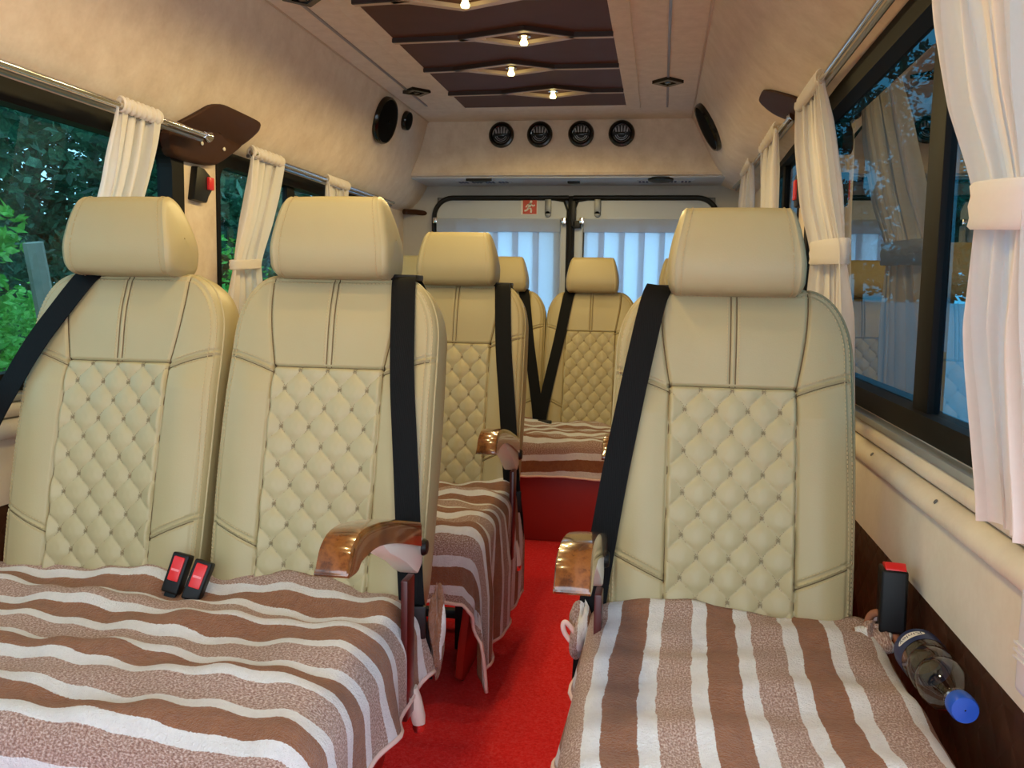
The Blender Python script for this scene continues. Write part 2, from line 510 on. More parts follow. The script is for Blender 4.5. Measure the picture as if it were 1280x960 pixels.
# rear bulkhead (air conditioning housing) and rear wall
bk = MB().prism([(Y1, CZ+.01), (Y1-.012, 1.535), (Y1-.006, 1.522), (Y1+.02, 1.517), (Y1+.02, CZ+.01)], -1.26, .275, lambda a, b_, d: (d, a, b_))
struct('wall_rear', bk, 'suede', smooth=False)
us = MB().box(-1.40, .47, Y1+.015, YB+.02, 1.512, 1.53)
trim(us, 'housing_white', bevel=.002)
# ------------------------------------------------------------------ rear wall frame with two doors
DZ1 = 1.452
DX0, DXM, DX1 = -1.20, -.472, .270
rf = MB()
rf.box(-1.46, DX0+.015, YB, YB+.05, 0, 1.53); rf.box(DX1-.015, .53, YB, YB+.05, 0, 1.53); rf.box(DX0+.015, DX1-.015, YB, YB+.05, DZ1, 1.53)
rf.box(-1.46, DX0+.08, YB+.036, YB+.06, 0, 1.53); rf.box(DX1-.08, .53, YB+.036, YB+.06, 0, 1.53); rf.box(-1.46, .53, YB+.037, YB+.061, DZ1-.10, 1.60); rf.box(DXM-.07, DXM+.07, YB+.036, YB+.06, 0, 1.53); rf.box(-1.46, .53, YB+.036, YB+.06, 0, .5)
struct('wall_back', rf, 'grey_lining', smooth=False)
for i, (x0, x1) in enumerate(((DX0, DXM-.012), (DXM+.012, DX1))):
    mb = MB()
    op = (x0+.085, x1-.06) if i == 0 else (x0+.06, x1-.085)
    wz0, wz1 = .60, 1.325
    outer = round_rect(x0, x1, .02, DZ1, .09, 8); inner = round_rect(op[0], op[1], wz0, wz1, .05, 8)
    ring(mb, outer, inner, YB-.012, YB+.035, XZ)
    d = struct('door_%d' % (i+1), mb, 'door_paint', smooth=False)
    # raised pressing round the window opening
    pr = MB(); ring(pr, round_rect(op[0]-.03, op[1]+.03, wz0-.03, wz1+.03, .07, 8), round_rect(op[0]-.016, op[1]+.016, wz0-.016, wz1+.016, .06, 8), YB-.018, YB-.008, XZ)
    struct('window_pressing', pr, 'door_paint', d)
    ws = MB(); ring(ws, round_rect(op[0]-.008, op[1]+.008, wz0-.008, wz1+.008, .055, 8), round_rect(op[0]+.012, op[1]-.012, wz0+.012, wz1-.012, .04, 8), YB-.016, YB+.02, XZ)
    struct('window_seal', ws, 'rubber', d)
    struct('window_pane', MB().box(op[0]-.004, op[1]+.004, YB+.006, YB+.010, wz0-.004, wz1+.004), 'glass_rear', d, smooth=False)
    pts = [(p[0], YB-.016, p[1]) for p in round_rect(x0+.004, x1-.004, .02, DZ1-.004, .09, 8)]
    pts = pts[-1:]+pts[:18+0]
    sl = MB().tube([(x0+.004 if i == 0 else x1-.004, YB-.016, .04)]+[(p[0], YB-.016, p[1]) for p in (round_rect(x0+.004, x1-.004, .02, DZ1-.004, .10, 8)[9:18][::-1] if i == 0 else round_rect(x0+.004, x1-.004, .02, DZ1-.004, .10, 8)[0:9])]+[(x1 if i == 0 else x0, YB-.016, DZ1-.004)], .013, 10)
    struct('weather_seal', sl, 'rubber', d)
    # edge seal near the centre line
    ex = x1-.004 if i == 0 else x0+.004
    struct('centre_seal', MB().tube([(ex, YB-.018, .04), (ex, YB-.018, DZ1-.07), (ex+(-.02 if i == 0 else .02), YB-.018, DZ1-.02), (ex+(-.09 if i == 0 else .09), YB-.018, DZ1-.008)], .006), 'rubber', d)
    hx = -.590 if i == 0 else -.335
    h = MB().box(hx-.016, hx+.016, YB-.03, YB-.012, 1.365, 1.44); h.lathe([(.016, 0), (.016, .018)], (hx, YB-.03, 1.365), (0, 1, 0), 16)
    struct('door_latch', h, 'latch_grey', d, bevel=.002)
trim(MB().box(DXM-.014, DXM+.014, YB-.02, YB-.004, .02, DZ1+.005), 'frame_black', bevel=.003)
ca = MB().box(DXM+.004, DXM+.028, YB-.05, YB-.02, 1.30, 1.43); ca.box(DXM+.015, DXM+.055, YB-.05, YB-.02, 1.292, 1.33)
tag(obj('door_lock', ca, 'black', bevel=.004), 'black door lock box between the two rear doors at the top', 'door lock')

# ------------------------------------------------------------------ ceiling brown panel with zigzag strips and lamps
cp = empty('ceiling_panel', (-.52, 1.2, CZ-.02), 'dark brown ceiling panel with zigzag strips and diamond recesses down the middle of the cream roof', 'ceiling panel')
obj('panel_board', MB().box(-.888, -.174, -.9, 3.395, CZ-.010, CZ+.0), 'ceiling_brown', cp, smooth=False)
lampY = [3.135-.331*i for i in range(10)]
lampX = [-.462 if i % 2 == 0 else -.568 for i in range(10)]
zt = CZ-.010
def strip(mb, pts, w=.011, h=.012):
    pts = [Vector((p[0], p[1], 0)) for p in pts]
    L = []; R_ = []
    for i, p in enumerate(pts):
        d = (pts[min(i+1, len(pts)-1)]-pts[max(i-1, 0)]).normalized(); n = Vector((-d.y, d.x, 0))
        L.append(p+n*w); R_.append(p-n*w)
    poly = [(p.x, p.y) for p in L]+[(p.x, p.y) for p in R_[::-1]]
    n = len(pts)
    for i in range(n-1):
        q = [L[i], L[i+1], R_[i+1], R_[i]]
        mb.prism([(p.x, p.y) for p in q], zt-h, zt, XY)
for i, (lx, ly) in enumerate(zip(lampX, lampY)):
    if ly < .3: break
    a, b_ = lx-.155, lx+.165
    m = MB()
    strip(m, [(-.888, ly+.004), (a-.05, ly-.004), (a, ly)]); strip(m, [(a, ly), (lx-.02, ly+.068), (b_, ly)]); strip(m, [(a-.05, ly-.004), (lx+.02, ly-.072), (b_, ly)]); strip(m, [(b_, ly), (b_+.06, ly+.004), (-.174, ly+.004)])
    obj('zigzag_strip', m, 'taupe', cp, smooth=False)
    c = MB().prism([(a-.02, ly), (a+.035, ly+.017), (a+.035, ly-.017)], zt-.009, zt, XY); c.prism([(b_+.02, ly), (b_-.035, ly-.017), (b_-.035, ly+.017)], zt-.009, zt, XY)
    obj('corner_inlay', c, 'suede_ceiling', cp, smooth=False)
    t = MB()
    strip(t, [(-.888, ly-.010), (a-.05, ly-.018), (lx+.02, ly-.088), (b_, ly-.014), (-.174, ly-.010)], .004, .014)
    obj('edge_strip', t, 'board_edge', cp, smooth=False)
order = ['third diamond recess, nearest the rear bulkhead', 'second diamond recess from the rear bulkhead', 'third diamond recess from the rear bulkhead']
order[0] = 'diamond recess nearest the rear bulkhead'
YS_ROOM = YS; YS = 1.0
for i, (lx, ly) in enumerate(zip(lampX, lampY)):
    if ly < .3: break
    ly = ly*YS_ROOM
    lab = 'small glowing yellow spotlight in the '+order[i] if i < 3 else 'small glowing yellow spotlight in a diamond recess above the front rows'
    t = empty('ceiling_light', (lx+.005, ly, zt-.03), lab, 'ceiling light', 'spotlights of the ceiling panel')
    obj('lamp_rim', MB().lathe([(.020, 0), (.021, -.006), (.015, -.008), (.013, -.002)], (lx+.005, ly, zt), (0, 0, 1), 24, False), 'chrome', t)
    obj('bulb', MB().lathe([(.005, -.003), (.008, -.012), (.013, -.024), (.011, -.030), (.001, -.032)], (lx+.005, ly, zt), (0, 0, 1), 20), 'bulb', t)
    L = bpy.data.lights.new('lamp', 'SPOT'); L.energy = 6.6; L.color = (1, .75, .32)
    L.spot_size = math.radians(179); L.spot_blend = .38
    L.shadow_soft_size = .02
    lo = bpy.data.objects.new('lamp_glow', L); COL.objects.link(lo); lo.parent = t; lo.location = (0, 0, -.05)

YS = YS_ROOM
# ------------------------------------------------------------------ round air vents on bulkhead
names4 = ['leftmost of the four', 'second from left of the four', 'third from left of the four', 'rightmost of the four']
vent_parts = None
for i, vx in enumerate((-.783, -.597, -.399, -.208)):
    t = empty('air_vent', (vx, Y1-.006, 1.712), names4[i]+' round black air vents on the bulkhead', 'air vent', 'round air vents on the rear bulkhead')
    if vent_parts is None:
        h = MB().lathe([(.060, 0), (.062, -.010), (.058, -.018), (.050, -.020), (.046, -.012), (.045, .004)], (0, 0, 0), (0, 1, 0), 40, False)
        bk_ = MB().lathe([(.046, 0), (.001, 0)], (0, -.004, 0), (0, 1, 0), 32, False)
        r1 = MB().lathe([(.041, -.013), (.0435, -.016), (.041, -.019), (.0385, -.016)], (0, 0, 0), (0, 1, 0), 40, False); r1.f += []
        vn = []
        for k in range(5):
            x = (-2+k)*.0125; top = math.sqrt(.036**2-x*x)
            v = MB().prism([(x-.0035, .008), (x+.0035, .008), (x*1.15+.0022, top), (x*1.15-.0022, top)], -.016, -.006, XZ); vn.append(mesh_of('vane', v, 'grey_trim', smooth=False))
        bar = MB().box(-.028, .028, -.017, -.008, .000, .006); bar.box(-.016, .016, -.020, -.010, -.006, .004)
        arc = MB()
        for rr in (.030, .022):
            arc.tube([(rr*math.cos(a), -.014, rr*math.sin(a)) for a in np.linspace(PI*1.1, PI*1.9, 14)], .0018, 6)
        vent_parts = [('housing', mesh_of('housing', h, 'black_gloss')), ('back_plate', mesh_of('back_plate', bk_, 'black')), ('silver_ring', mesh_of('silver_ring', r1, 'chrome'))]+[('vane', m_) for m_ in vn]+[('dial', mesh_of('dial', bar, 'black_gloss', bevel=.001)), ('lower_louvre', mesh_of('lower_louvre', arc, 'steel'))]
    for nm, me in vent_parts: inst(nm, me, t)
# underside fittings
for nm, x0, lab in (('reading_lamp', -.90, 'black triangular fitting on the underside of the rear bulkhead, left side'), ('reading_lamp', -.02, 'black oval fitting on the underside of the rear bulkhead, right side')):
    if x0 < -.5: m = MB().prism([(x0-.065, Y1+.022), (x0+.065, Y1+.022), (x0, Y1+.085)], 1.500, 1.514, XY)
    else: m = MB().lathe([(.062, 0), (.060, -.010), (.045, -.016), (.001, -.017)], (x0, Y1+.06, 1.514), (0, 0, 1), 32, False)
    tag(obj('ceiling_fitting', m, 'black'), lab, 'light fitting')
tag(obj('ceiling_fitting', MB().box(-.475, -.415, Y1+.12, Y1+.145, 1.502, 1.513), 'black', bevel=.003), 'small black slot fitting at the middle of the bulkhead underside', 'light fitting')
for x0, lab in ((-.90, 'row of dark louvre slots under the left of the rear bulkhead'), (.0, 'row of dark louvre slots under the right of the rear bulkhead')):
    t = empty('louvre', (x0, Y1+.13, 1.53), lab, 'louvre')
    obj('plate', MB().box(x0-.135, x0+.14, Y1+.105, Y1+.155, 1.509, 1.530), 'housing_white', t, smooth=False)
    for k in range(4):
        s = MB()
        for q in range(3): s.box(x0-.125+k*.068+q*.017, x0-.125+k*.068+q*.017+.011, Y1+.11, Y1+.15, 1.506, 1.526)
        obj('slot', s, 'navy', t, smooth=False)

# ------------------------------------------------------------------ speakers
def speaker(side, y, z, ry, rz, name, lab):
    p, n, tz = wallpoint(side, y, z); ty = Vector((0, 1, 0))
    t = empty(name, tuple(p), lab, 'speaker')
    def dome(prof):
        m = MB(); P = []
        for r, h in prof:
            P.append([tuple(p+n*h+ty*(ry*r*math.cos(a))+tz*(rz*r*math.sin(a))) for a in np.linspace(0, 2*PI, 40, endpoint=False)])
        m.grid(P, close_v=True); return m
    obj('rim', dome([(1, -.004), (1.0, .012), (.95, .020), (.90, .018)]), 'black_gloss', t)
    obj('grille', dome([(.92, .016), (.7, .021), (.4, .024), (.05, .025)]), 'speaker_cloth', t)
speaker('left', 3.17, 1.672, .105, .098, 'speaker', 'large black oval speaker high on the left wall near the bulkhead')
speaker('left', 3.40, 1.722, .045, .042, 'tweeter', 'small black oval tweeter beside the large speaker on the left wall')
speaker('right', 3.35, 1.665, .14, .105, 'speaker', 'black oval speaker high on the right wall near the bulkhead')
speaker('left', 1.05, 1.60, .085, .075, 'speaker', 'black oval speaker high on the left wall above the front window')
# diamond ceiling fittings
for (x, y, lab) in ((-1.022, 3.125, 'black and chrome diamond fitting on the left ceiling strip near the bulkhead'), (-.001, 3.06, 'black and chrome diamond fitting on the right ceiling strip near the bulkhead'), (-1.03, 2.12, 'black diamond fitting on the left ceiling strip at the top edge of the photo')):
    t = empty('diamond_fitting', (x, y, CZ-.012), lab, 'ceiling fitting')
    o_ = [(x-.06, y), (x, y+.055), (x+.06, y), (x, y-.055)]; i_ = [(x-.034, y), (x, y+.031), (x+.034, y), (x, y-.031)]
    m = MB(); ring(m, o_, i_, CZ-.012, CZ+.001, XY); obj('frame', m, 'black_gloss', t, smooth=False)
    obj('chrome_plate', MB().prism(i_, CZ-.007, CZ, XY), 'chrome', t, smooth=False)
    obj('button', MB().box(x-.011, x+.011, y-.011, y+.011, CZ-.012, CZ-.006), 'black_gloss', t, bevel=.002)

# ------------------------------------------------------------------ pillar covers, rods
def pillar_cover(side):
    if side == 'left':
        poly = [(1.940, 1.372), (2.045, 1.468), (2.09, 1.478), (2.30, 1.474), (2.315, 1.45), (2.285, 1.392), (2.19, 1.318), (1.985, 1.312)]
        lab = 'dark brown vinyl pillar cover with two screws between the left windows'
    else:
        poly = [(2.28, 1.41), (2.33, 1.53), (2.40, 1.572), (2.51, 1.565), (2.55, 1.53), (2.50, 1.46), (2.42, 1.39), (2.33, 1.36)]
        lab = 'dark brown vinyl pillar cover between the right windows behind the tied curtain'
    sg = 1 if side == 'left' else -1
    t = empty('pillar_cover', (-1.36 if side == 'left' else .43, 2.15 if side == 'left' else 2.45, 1.31 if side == 'left' else 1.37), lab, 'pillar cover')
    for _ in range(2):
        q_ = []
        for i in range(len(poly)):
            a = Vector(poly[i]); b = Vector(poly[(i+1) % len(poly)]); w_ = .14 if _ == 0 else .25
            q_ += [tuple(a.lerp(b, w_)), tuple(a.lerp(b, 1-w_))]
        poly = q_
    m = MB(); n = len(poly)
    cy_ = sum(p[0] for p in poly)/n; cz_ = sum(p[1] for p in poly)/n
    def surf(y, z, off):
        if z < (1.40 if side == 'left' else 1.47): x = (-1.365 if side == 'left' else .432); x0 = wallpoint(side, y, (1.40 if side == 'left' else 1.47))[0].x; k = ((1.40 if side == 'left' else 1.47)-z)/.09; x = x0*(1-min(1, k))+x*min(1, k)
        else: x = wallpoint(side, y, z)[0].x
        return (x+sg*off, y, z)
    rings = []
    # dense perimeter
    per = []
    for i in range(n):
        a = Vector(poly[i]); b = Vector(poly[(i+1) % n])
        for k in range(6):
            q = a.lerp(b, k/6); per.append((q.x, q.y))
    for sc, off in ((1, -.012), (1, .014), (.97, .019), (.9, .021), (.6, .022), (.3, .022), (.02, .022)):
        rings.append([surf(cy_+(y-cy_)*sc, cz_+(z-cz_)*sc, off) for y, z in per])
    m.grid(rings, close_v=True); obj('cover', m, 'brown_vinyl', t)
    if side == 'left':
        for (y, z) in ((2.085, 1.368), (2.195, 1.372)):
            p = surf(y, z, .022); obj('screw', MB().lathe([(.006, 0), (.006, .002), (.003, .004), (.0005, .004)], p, (sg, 0, 0), 12, False), 'cream_plastic', t)
pillar_cover('left'); pillar_cover('right')

def rod(side, pts, flange, lab):
    t = empty('curtain_rod', pts[0], lab, 'curtain rod', 'chrome curtain rods')
    obj('tube', MB().tube(pts, .0075, 12), 'chrome', t)
    obj('channel', MB().tube([(p[0]-(.012 if side == 'left' else -.012), p[1], p[2]-.012) for p in pts], .006, 8), 'steel', t)
    for (p, d) in flange:
        obj('end_flange', MB().lathe([(.008, -.01), (.010, 0), (.016, .014), (.017, .018), (.006, .019)], p, d, 20), 'chrome', t)
    sg = -1 if side == 'left' else 1
    for q in (0.06, .94):
        a = Vector(pts[0]).lerp(Vector(pts[-1]), q)
        obj('bracket', MB().tube([tuple(a), (a.x+sg*.03, a.y, a.z+.004), (a.x+sg*.06, a.y, a.z+.012)], .006, 8), 'chrome', t)
rod('left', [(-1.275, -.8, 1.379), (-1.275, .6, 1.379), (-1.275, 2.03, 1.379)], [((-1.275, 2.03, 1.379), (-.25, 1, .0))], 'chrome curtain rod over the front left window')
rod('left', [(-1.29, 2.30, 1.382), (-1.29, 3.6, 1.379)], [((-1.29, 2.32, 1.382), (-.5, -1, 0))], 'chrome curtain rod over the rear left window')
rod('right', [(.385, -.8, 1.509), (.385, 2.43, 1.509)], [], 'chrome curtain rod over the front right window')
rod('right', [(.372, 2.47, 1.506), (.335, 3.90, 1.490)], [((.372, 2.47, 1.506), (.5, -1, 0))], 'chrome curtain rod over the rear right window')

# red button holders on pillars
t = empty('hammer_holder', (-1.35, 2.12, 1.20), 'black plastic holder with a red button on the cream left pillar', 'holder')
obj('holder_body', MB().prism([(2.085, 1.208), (2.105, 1.308), (2.14, 1.305), (2.175, 1.285), (2.178, 1.245), (2.16, 1.225), (2.15, 1.205)], -1.372, -1.348, YZ), 'black', t, bevel=.006)
obj('release_button', MB().box(-1.356, -1.340, 2.150, 2.176, 1.245, 1.283), 'red_plastic', t, bevel=.004)
t = empty('hammer_holder', (.42, 2.44, 1.22), 'red and black holder on the right pillar behind the tied curtain', 'holder')
obj('holder_body', MB().box(.395, .435, 2.42, 2.48, 1.23, 1.33), 'black', t, bevel=.006)
obj('release_button', MB().box(.388, .398, 2.435, 2.465, 1.25, 1.31), 'red_plastic', t, bevel=.003)

# ------------------------------------------------------------------ curtains
def gather(name, lab, group, X, rows, pleats, amp, mat='curtain', tie=None, th=.028, nt=110, rodr=.0085, sg=1, seed=0):
    """rows: list of (z, y0, y1) from top to bottom; cloth hangs in the YZ plane at X"""
    r = np.random.default_rng(seed); ph = r.uniform(0, 6.28, 4)
    rows = sorted(rows, key=lambda q: -q[0]); zs = np.array([q[0] for q in rows][::-1]); a = np.array([q[1] for q in rows][::-1]); b = np.array([q[2] for q in rows][::-1])
    zt_, zb = rows[0][0], rows[-1][0]
    P = []; NV = 90
    for z in np.linspace(zt_, zb, NV):
        def sm(arr):
            w = np.linspace(-.03, .03, 5); return np.mean([np.interp(z+q, zs, arr) for q in w])
        y0, y1 = sm(a), sm(b)
        t_ = np.linspace(0, 1, nt)
        base = amp*(.55+.45*min(1, (zt_-z)/.12))
        if tie: base *= (.40+.60*min(1, abs(z-tie)/.14))
        xo = base*(np.sin(2*PI*pleats*t_+ph[0]+.5*np.sin(7*z+ph[1]))+.35*np.sin(2*PI*pleats*2.3*t_+ph[2]))
        y = y0+(y1-y0)*t_+.15*(y1-y0)/pleats*np.sin(4*PI*pleats*t_+ph[0])
        curve = .018*np.sin(PI*t_)          # rounds the bundle
        P.append(np.stack([X+xo-sg*curve, y, np.full(nt, z)], 1))
    m = MB().grid(np.array(P))
    o = obj(name, m, mat, angle=80); tag(o, lab, 'curtain', group)
    # rod sleeve with a small ruffle
    y0, y1 = rows[0][1], rows[0][2]; S = []
    for t_ in np.linspace(0, 1, 60):
        w = .0035*math.sin(2*PI*pleats*2*t_)
        S.append([(X+(rodr+.004+w)*math.cos(q)*.9, y0+(y1-y0)*t_, zt_+.006+(rodr+.008+w)*math.sin(q)) for q in np.linspace(0, 2*PI, 16, endpoint=False)])
    obj('rod_sleeve', MB().grid(np.array(S), close_v=True), mat, o, angle=80)
    if tie:
        y0 = np.interp(tie, zs, a)-.006; y1 = np.interp(tie, zs, b)+.006
        B = []
        for z, e in ((tie-th, .0), (tie-th*.86, .004), (tie-th*.5, .002), (tie, .0045), (tie+th*.45, .002), (tie+th*.86, .004), (tie+th, 0)):
            B.append([((X-sg*.006)+(amp*.95+.012+e)*math.cos(q), (y0+y1)/2+((y1-y0)/2+e)*math.sin(q), z+.006*math.sin(q)) for q in np.linspace(0, 2*PI, 40, endpoint=False)])
        obj('tie_band', MB().grid(np.array(B), close_v=True), mat, o, angle=80)
    return o
gl_ = 'white tied-back window curtains'
gather('curtain', 'cream gathered curtain on the front left window beside the brown pillar cover', gl_, -1.275, [(1.376, 1.686, 1.832), (1.30, 1.665, 1.81), (1.18, 1.633, 1.764), (1.02, 1.56, 1.68), (.98, 1.555, 1.675), (.80, 1.50, 1.70)], 4, .014, tie=1.0, th=.016, seed=1)
gather('curtain', 'cream curtain tied at its waist on the rear left window behind the pillar', gl_, -1.29, [(1.379, 2.30, 2.50), (1.28, 2.275, 2.455), (1.15, 2.235, 2.39), (1.05, 2.20, 2.34), (1.02, 2.195, 2.335), (.80, 2.13, 2.36)], 4, .014, tie=1.03, th=.015, seed=2)
gather('curtain', 'cream curtain top showing above the yellow lit headrest at the far left window', gl_, -1.29, [(1.376, 2.85, 3.06), (1.2, 2.86, 3.04), (1.0, 2.86, 2.98), (.8, 2.84, 3.04)], 4, .014, seed=3)
gather('curtain', 'nearest white curtain with a wide tie band on the right window', gl_, .383, [(1.506, 1.0, 1.235), (1.36, .975, 1.20), (1.22, .935, 1.12), (1.09, .90, 1.03), (1.05, .895, 1.02), (.90, .87, 1.0), (.70, .82, .925)], 4, .016, tie=1.062, sg=-1, seed=4)
gather('curtain', 'white tied curtain right behind the front right headrest by the sliding window', gl_, .378, [(1.506, 2.06, 2.38), (1.35, 1.93, 2.28), (1.2, 1.82, 2.17), (1.08, 1.73, 2.05), (1.045, 1.715, 2.04), (.9, 1.62, 2.03), (.72, 1.58, 2.02)], 5, .015, tie=1.06, sg=-1, seed=5)
gather('curtain', 'narrow cream curtain behind the right pillar cover, second from the rear', gl_, .352, [(1.500, 2.62, 3.0), (1.2, 2.60, 2.94), (1.0, 2.58, 2.90), (.8, 2.56, 2.92)], 4, .013, sg=-1, seed=6)
gather('curtain', 'rearmost white curtain on the right side beside the rear door', gl_, .335, [(1.494, 3.18, 3.52), (1.2, 3.16, 3.50), (.9, 3.16, 3.50)], 4, .013, sg=-1, seed=7)

# rear door curtains: flat panels with broad overlapping pleats
def rear_curtain(x0, x1, z0, z1, lab, seed):
    m = MB(); Y = YB-.052; xs = []; 
    n = 6; w = (x1-x0)/n; P0 = []
    for k in range(n):
        a = x0+k*w
        # box pleat: front face, fold back under, return
        P0 += [(a, 0), (a+w*.12, -.004), (a+w*.5, -.006), (a+w*.80, -.004), (a+w*.98, 0), (a+w*1.0, .004), (a+w*.72, .010), (a+w*.70, .014), (a+w*.86, .018), (a+w*1.02, .016)]
    rr = np.random.default_rng(seed); sway = rr.uniform(-.012, .012, len(P0))
    rows = []
    for z in np.linspace(z1, z0, 24):
        k = (z1-z)/(z1-z0)
        rows.append([(p[0]+sway[i//10*10]*k, Y+p[1]*(.7+.5*k), z) for i, p in enumerate(P0)])
    m.grid(rows)
    o = obj('curtain', m, 'curtain_rear', angle=30); tag(o, lab, 'curtain', 'rear door curtains')
    hd = MB().box(x0-.004, x1+.004, Y-.012, Y-.007, z1-.055, z1+.012)
    hd.box(x0-.004, x1+.004, Y+.022, Y+.026, z1-.055, z1+.012)
    obj('rod_hem', hd, 'curtain_rear', o, bevel=.002)
    t = empty('curtain_rod', ((x0+x1)/2, Y, z1), 'thin chrome rod of the '+lab.split(' curtain')[0].replace('pale blue backlit ', '')+' curtain', 'curtain rod', 'rear door curtain rods')
    obj('tube', MB().tube([(x0-.02, Y+.008, z1+.004), (x1+.03, Y+.008, z1+.004)], .005, 8), 'steel', t)
    for x in (x0-.015, x1+.022):
        obj('end_bracket', MB().box(x-.012, x+.012, Y-.004, YB-.012, z1-.012, z1+.018), 'chrome', t, bevel=.003)
rear_curtain(-1.165, -.525, .55, 1.325, 'pale blue backlit left rear door curtain below the exit sign', 1)
rear_curtain(-.395, .215, .55, 1.325, 'pale blue backlit right rear door curtain behind the headrests', 2)
# exit sign with running figure
t = empty('exit_sign', (-.69, YB-.016, 1.362), 'small red square sign with white running figure on the left rear door', 'sign')
obj('sign_plate', MB().box(-.732, -.646, YB-.017, YB-.013, 1.362, 1.446), 'sign_white', t, smooth=False)
obj('red_field', MB().box(-.722, -.650, YB-.019, YB-.016, 1.366, 1.442), 'sign_red', t, smooth=False)
def fig(px, pz): return (-.722+px*.072, 1.366+pz*.076)
m = MB(); yy0, yy1 = YB-.0215, YB-.018
m.lathe([(.0065, 0), (.0065, .003)], (fig(.60, .82)[0], yy0, fig(.60, .82)[1]), (0, 1, 0), 14)
def limb(pts, w):
    for a, b in zip(pts[:-1], pts[1:]):
        a = Vector(fig(*a)); b = Vector(fig(*b)); d = (b-a).normalized(); nn = Vector((-d.y, d.x))*w
        m.prism([tuple(a+nn), tuple(b+nn), tuple(b-nn), tuple(a-nn)], yy0, yy1, XZ)
limb([(.55, .72), (.45, .42)], .0065); limb([(.45, .44), (.62, .30), (.60, .08)], .0045); limb([(.44, .44), (.32, .26), (.12, .20)], .0045); limb([(.53, .68), (.34, .60), (.22, .44)], .0032); limb([(.56, .68), (.74, .52), (.88, .60)], .0032)
obj('running_figure', m, 'sign_white', t, smooth=False)
# brown grab strap on left rear corner
tag(obj('strap_handle', MB().tube([(-1.34, 3.9, 1.37), (-1.30, 3.96, 1.375), (-1.20, 4.02, 1.365)], .014, 10), 'brown_vinyl'), 'short brown strap at the left rear corner beside the door seal', 'strap')

# ------------------------------------------------------------------ SEATS
YS = 1.0
AL = math.radians(14); CA, SA = math.cos(AL), math.sin(AL)
ZB, BL = .332, .655            # back starts at this height, length along the recline
QS = .474                      # top of the quilted panel (distance along the back)
QH = .1075                      # half width of the quilted panel
def hw_fn(s, W):
    h = W/2; s = np.asarray(s, float)
    ry, rx = .125, .078
    k = np.clip((s-(BL-ry))/ry, 0, 1)
    top = rx*(1-np.sqrt(np.clip(1-k**2.2, 0, 1)))
    low = .012*np.clip((.10-s)/.10, 0, 1)**2
    waist = .006*np.sin(np.clip(s/BL, 0, 1)*PI)
    return h-.004-top-low+waist-.004
def outline(W, n=220):
    s = np.concatenate([np.linspace(0, BL-.125, 60), BL-.125*np.cos(np.linspace(PI/2, 0, 60))[0:]*1.0]) if False else None
    a = np.linspace(0, BL-.125, 50); b = BL-.125+.125*np.sin(np.linspace(0, PI/2, 50))[1:]
    s = np.concatenate([a, b]); h = hw_fn(s, W)
    right = np.stack([h, s], 1); left = np.stack([-h[::-1], s[::-1]], 1)
    tp = np.linspace(h[-1], -h[-1], 24)[1:-1]; top = np.stack([tp, np.full(22, BL)], 1)
    return np.concatenate([right, top, left])
def xs_fn(s):                      # upper panel side seam
    k = np.clip((s-QS)/(BL-QS), 0, 1); return QH+.004*k+.016*np.sin(k*PI*.62)
def shoulder_line(x):              # s of the seam rising outward
    return QS-.012+(np.abs(x)-QH)*.42-(np.abs(x)-QH)**2*.9
def hip_line(x):
    return .135+(np.abs(x)-QH)*.46
DXq, DYq = QH*2/4, .0725
def quilt_h(x, s):
    tx = x/(DXq/2); ty = (QS-.004-s)/(DYq/2)
    fl = np.floor(ty); fr = ty-fl
    g = fl+(.22*fr+.78*(.5-.5*np.cos(PI*fr)))
    def dist(a): return np.abs((a+1) % 2-1)
    d1, d2 = dist(tx-g), dist(tx+g)
    return d1, d2
def n_fn(x, s, W, ed):
    ax = np.abs(x); n = .010*np.sin(np.clip(s/BL, 0, 1)*PI)
    n = n+.016*np.exp(-((ax-W*.36)/.05)**2)*np.clip((QS+.05-s)/.1, .35, 1)
    n = n+.010*np.exp(-((s-(QS+.10))/.07)**2)*np.clip(1-ax/.20, 0, 1)
    inq = (ax < QH) & (s < QS)
    d1, d2 = quilt_h(x, s)
    pil = .0066*(np.clip(d1*1.3, 0, 1)*np.clip(d2*1.3, 0, 1))**.36
    n = n+np.where(inq, pil, 0)
    def groove(d, dep, w): return dep*np.exp(-(d/w)**2)
    # seams
    n = n-np.where(s < QS+.004, groove(ax-QH, .0060, .0028), 0)
    n = n-np.where(ax < QH+.004, groove(s-QS, .0060, .0028), 0)
    n = n-np.where(s > QS, groove(ax-xs_fn(s), .0056, .0028), 0)
    out = ax > np.where(s > QS-.02, xs_fn(s)-.002, QH-.002)
    sl, hl = shoulder_line(x), hip_line(x)
    for ln in (sl, hl):
        n = n-np.where(out, groove(s-ln, .0046, .0026)+groove(s-ln-.010, .0038, .0026)-groove(s-ln-.005, .0012, .003), 0)
    n = n-np.where(s > QS+.006, groove(ax-.005, .0022, .0022)-groove(ax, .0008, .002), 0)
    n = n-groove(ed-.0125, .0022, .0024)
    r = .020; e = np.clip(ed, 0, r)
    n = n-(r-np.sqrt(np.clip(r*r-(r-e)**2, 0, None)))
    return n
def edge_dist(x, s, W):
    ol = outline(W); ol = ol[(ol[:, 1] > .004)]
    pts = np.stack([x.ravel(), s.ravel()], 1); D = np.empty(len(pts))
    # segment distances
    A = ol[:-1]; B = ol[1:]; AB = B-A; L2 = (AB**2).sum(1)+1e-12
    for i in range(0, len(pts), 4000):
        q = pts[i:i+4000, None, :]-A[None]
        t = np.clip((q*AB[None]).sum(2)/L2, 0, 1); d = q-AB[None]*t[..., None]
        D[i:i+4000] = np.sqrt((d**2).sum(2)).min(1)
    return D.reshape(x.shape)
